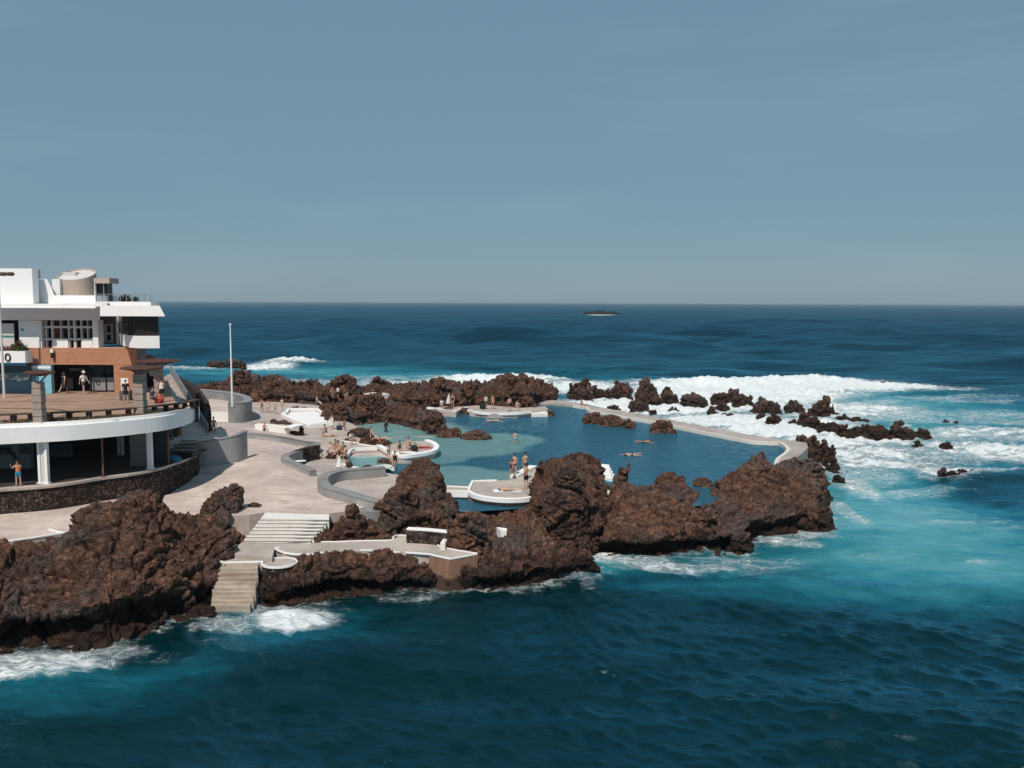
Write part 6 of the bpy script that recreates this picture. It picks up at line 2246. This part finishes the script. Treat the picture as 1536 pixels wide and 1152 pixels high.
person('bather with red bag sitting at the edge of the turquoise inlet', PZ(516, 646, 3), SITUP, 30, 'tan', [('trunks', (.20, .05, .04))], 'brown', height=1.75)
person('tanned bather sitting on the deck left of the planted rock bed', PZ(490, 654, 3), SITUP, 300, 'tan', [('trunks', ORG)], 'brown', height=1.7)
person('blond bather lying next to the tanned one left of the planted rock bed', PZ(496, 655, 3), LIEB, 80, 'fair', [('swimsuit', (.5, .38, .2))], 'fair', 'long', True, 1.66, roll=-90)
person('person in white shirt crouching at the planted rock bed', PZ(526, 667, 3), CROUCH, 30, 'fair', [('tshirt', WHT), ('shorts', WHT)], 'brown', height=1.7)
person('sunbather lying on the rocks at the root of the rounded sun deck', PZ(561, 662, 3.4), LEANB, 80, 'fair', [('trunks', BLU)], height=1.75)
person('sunbather on a red towel at the root of the rounded sun deck', PZ(574, 660, 3.55), LIEB, 70, 'pale', [('swimsuit', RED)], 'fair', 'long', True, 1.7, roll=-90)
person('figure in black wetsuit wading in the turquoise inlet', PZ(579, 653, ZP - .35), WALK, 80, 'tan', [('wetsuit', BLK)], height=1.8)
person('bather with dark hair seated at the back of the group on reddish rock', PZ(503, 680, 3.35), SIT, 20, 'tan', [('trunks', RED)], height=1.75)
person('bather leaning in from the right of the group on reddish rock', PZ(508, 681, 3.4), SIT, 330, 'fair', [('bikini_top', RED), ('trunks', RED)], 'brown', 'long', True, 1.68)
person('pale bather sitting at the left end of the group on reddish rock', PZ(491, 687, 3), LEANB, 300, 'pale', [('trunks', BLK)], 'brown', height=1.74)
person('bather in dark red trunks at the right end of the group on reddish rock', PZ(514, 684, 3.3), SIT, 40, 'tan', [('trunks', (.14, .03, .03))], height=1.72)
person('woman in long white dress with one arm raised above the winding wall', PZ(509, 709, 3.02), dict(lean=0, hips=((3, 3), (-3, 3)), arms=((20, 88, 20), (6, 10, 14)), head=0), 190, 'fair', [('dress', WHT)], 'dark', 'long', True, 1.76)
person('shirtless man in black shorts beside the woman in the white dress', PZ(519, 700.5, 3.02), STAND2, 250, 'fair', [('shorts', BLK)], height=1.8)
person('woman in dark swimsuit sitting on the front rim of the rounded sun deck', PZ(599.5, 680.5, 3.12), SIT, 20, 'tan', [('swimsuit', (.05, .04, .03))], 'brown', 'long', True, 1.7)
person('bather with black hair sitting up in the middle of the rounded sun deck', PZ(615, 675, 3), SITUP, 320, 'fair', [('trunks', (.2, .03, .03))], height=1.75)
person('sunbather lying on a red towel at the far end of the rounded sun deck', PZ(630, 671.5, 3.03), LIE, 105, 'tan', [('bikini_top', RED), ('trunks', RED)], 'brown', 'long', True, 1.68, roll=-90)
person('bather sitting with raised arm on the rock by the wading pool', PZ(583, 692, 3.25), dict(lean=6, hips=((82, 70), (78, 60)), arms=((120, 20, 60), (20, 14, 30)), head=10), 40, 'pale', [('trunks', BLK)], 'brown', height=1.72)
person('bather in black beside the brown lava slope below the sun deck', PZ(593, 699, 3.1), SIT, 350, 'fair', [('vest', BLK), ('shorts', BLK)], height=1.72)
person('woman in dark brown swimsuit standing on the round platform', PZ(767.5, 719, 2.92), WALK, 320, 'tan', [('swimsuit', (.07, .03, .025))], 'dark', 'long', True, 1.68)
person('shirtless man standing just behind the woman in the brown swimsuit', PZ(772, 714, 2.92), STAND, 150, 'fair', [('trunks', NVY)], height=1.82)
person('shirtless man in black trunks standing high on the ramp of the round platform', PZ(788, 713, 3.25), STAND2, 200, 'fair', [('trunks', BLK)], height=1.8)
person('shirtless man in black shorts bending his arms on the round platform', PZ(789, 733, 2.92), PHONE, 30, 'fair', [('shorts', BLK)], height=1.82)
person('sunbather lying flat on a white towel on the round platform', PZ(765, 735.5, 2.98), LIE, 95, 'fair', [('trunks', (.55, .5, .48))], 'brown', height=1.74, roll=-90)
person('bather standing waist deep in the turquoise shallows', PZ(772.5, 672, ZP - .62), WADE, 180, 'fair', [('trunks', BLU)], height=1.76)
person('swimmer doing the crawl near the lone lumpy rock', PZ(965, 668.5, ZP - .30), SWIM, 95, 'tan', [('trunks', BLK)], height=1.78, roll=90)
person('swimmer close to the shore crag with only head and shoulders out', PZ(948, 688, ZP - .30), SWIM, 260, 'fair', [('trunks', NVY)], height=1.74, roll=90)
person('swimmer stretched out in the middle of the far pool', PZ(740, 636, ZP - .29), SWIM, 100, 'pale', [('trunks', GRY)], height=1.78, roll=90)
person('bather with only head above water near the middle ridge', PZ(684, 629.5, ZP - 1.42), WADE, 90, 'fair', [('trunks', BLK)], height=1.74)
person('bather in the water left of the chunky white pier', PZ(797, 632, ZP - 1.2), WADE, 40, 'tan', [('trunks', RED)], height=1.74)
person('bather in the water below the chunky white pier', PZ(805, 630, ZP - 1.2), WADE, 300, 'fair', [('trunks', NVY)], height=1.74)
person('person in red in the water below the far bathing ledge', PZ(763, 637, ZP - .9), WADE, 10, 'tan', [('vest', RED), ('trunks', RED)], height=1.7)
person('woman in black on the left part of the far bathing ledge', PZ(679, 611, 2.98), STAND, 350, 'fair', [('swimsuit', BLK)], 'dark', 'long', True, 1.76)
person('person in green standing on the far bathing ledge', PZ(729, 613, 2.98), STAND2, 20, 'fair', [('tshirt', (.55, .55, .50)), ('shorts', (.02, .11, .06))], 'brown', height=1.78)
person('tall slim bather right of the person in green on the far ledge', PZ(739, 613, 2.98), STAND, 330, 'tan', [('trunks', PNK)], 'fair', height=1.84)
person('person with pale top and dark shorts near the boulder on the far ledge', PZ(764, 616.5, 2.98), STAND2, 160, 'fair', [('tshirt', PNK), ('shorts', BLK)], height=1.76)
person('bather sitting at the foot of the boulder on the far ledge', PZ(775, 615, 2.98), SITUP, 30, 'pale', [('trunks', WHT)], 'brown', height=1.72)
person('person in white sitting at the left end of the far ledge', PZ(662, 612, 2.98), SITUP, 20, 'fair', [('tshirt', WHT), ('shorts', WHT)], 'brown', height=1.7)
person('bather lounging half in the water at the far corner of the pool', PZ(874, 612.5, ZP + .02), LEANB, 80, 'tan', [('trunks', ORG)], 'brown', height=1.74)

# ------------------------------------------------------------------ towels and bags


def towel(label, p, w_, l_, rot, colr, z=0.02):
    mb = MB()
    nx, ny = 6, 10
    vs = []
    for side in (0, 1):
        for j in range(ny + 1):
            for i in range(nx + 1):
                x, y = (i / nx - .5) * w_, (j / ny - .5) * l_
                h = .012 * math.sin(x * 9 + y * 5) + .010 * math.sin(y * 11) + .018
                vs.append((p[0] + x * math.cos(rot) - y * math.sin(rot), p[1] + x * math.sin(rot) + y * math.cos(rot), p[2] + (h if side else .004)))
    n = (nx + 1) * (ny + 1)
    fs = []
    for j in range(ny):
        for i in range(nx):
            a = j * (nx + 1) + i
            fs.append((n + a, n + a + 1, n + a + nx + 2, n + a + nx + 1))
            fs.append((a, a + nx + 1, a + nx + 2, a + 1))
    per = [i for i in range(nx + 1)] + [(nx + 1) * j + nx for j in range(1, ny + 1)] + [(nx + 1) * ny + i for i in range(nx - 1, -1, -1)] + [(nx + 1) * j for j in range(ny - 1, 0, -1)]
    for i in range(len(per)):
        a, b_ = per[i], per[(i + 1) % len(per)]
        fs.append((a, b_, b_ + n, a + n))
    o = mb.add(vs, fs).build('towel', plain('towel %.2f %.2f' % colr[:2], colr, .95, var=.25, scale=4), None, True)
    return tag(o, label, 'towel')


def bag(label, p, s_, colr):
    root = empty('bag', p)
    tag(root, label, 'bag')
    mb = MB()
    ell(mb, (p[0], p[1], p[2] + s_ * .42), s_ * .5, s_ * .32, s_ * .45, .75, 8)
    me = mb.mesh('bag', True)
    craggy(me, s_ * .10, s_ * .8, 40 + s_)
    link('bag_body', me, plain('bag cloth %.2f %.2f' % colr[:2], colr, .8), root)
    MB().tube(catmull([(p[0] - s_ * .25, p[1], p[2] + s_ * .8), (p[0], p[1], p[2] + s_ * 1.15), (p[0] + s_ * .25, p[1], p[2] + s_ * .8)], 4), .025, 6).build('strap', plain('bag cloth %.2f %.2f' % colr[:2], colr, .8), root)


towel('red towel on the far end of the rounded sun deck', PZ(630, 672, 3.0), 1.0, 2.2, 1.75, RED)
towel('white towel spread on the round platform', PZ(762, 736, 2.9), 1.0, 2.2, 1.6, WHT)
towel('white towel on the front rim of the sun deck', PZ(610, 678.5, 3.0), .9, 1.8, 1.5, WHT)
g = PS(452, 692, zt, .5)
towel('white and black towel draped over the zigzag wall', (g.x - .2, g.y, g.z + .02), 1.1, .8, .4, (.72, .72, .73))
g2 = PS(447, 697, zt, .03)
bag('black bag leaning at the zigzag wall under the towel', g2, .5, BLK)
bag('black bag beside the red towel on the rounded sun deck', PZ(622, 677, 3.0), .75, BLK)
bag('dark shoulder bag hanging by the man in black shorts', PZ(524, 701, 3.02), .6, (.04, .025, .022))
bag('red backpack on the ground by the tall person in the white vest', PZ(238, 605, ZU), .7, RED)
bag('dark bag near the woman in black on the far bathing ledge', PZ(724, 613.5, 2.96), .9, BLK)
bag('black bag between the white dress and the seated bather by the inlet', PZ(509, 645, 3.0), .7, NVY)
root = empty('beach_umbrella', PZ(671, 611, 2.96))
tag(root, 'folded white beach umbrella left of the woman in black on the far ledge', 'umbrella')
c = PZ(671.5, 611, 2.96)
MB().tube([(c.x, c.y, 2.96), (c.x + .2, c.y, 4.9)], .03, 6).build('pole', M['metal'], root)
mb = MB()
mb.tube([(c.x + .06, c.y, 3.5), (c.x + .12, c.y, 4.1), (c.x + .2, c.y, 4.8)], [.34, .22, .04], 10)
mb.build('canopy', M['frame'], root)

# ------------------------------------------------------------------ marine haze
mb = MB().box(-25000, 25000, -60, 21000, -8, 22.5)
b = NB('haze')
b.t.nodes.remove(b.p)
pv = b.n('ShaderNodeVolumePrincipled')
pv.inputs['Color'].default_value = (.80, .90, 1.0, 1)
pv.inputs['Density'].default_value = 9e-5
pv.inputs['Anisotropy'].default_value = 0.2
b.l(pv.outputs[0], b.t.nodes['Material Output'].inputs['Volume'])
tag(mb.build('haze', b.m), 'thin marine haze over the sea', 'haze', kind='stuff')
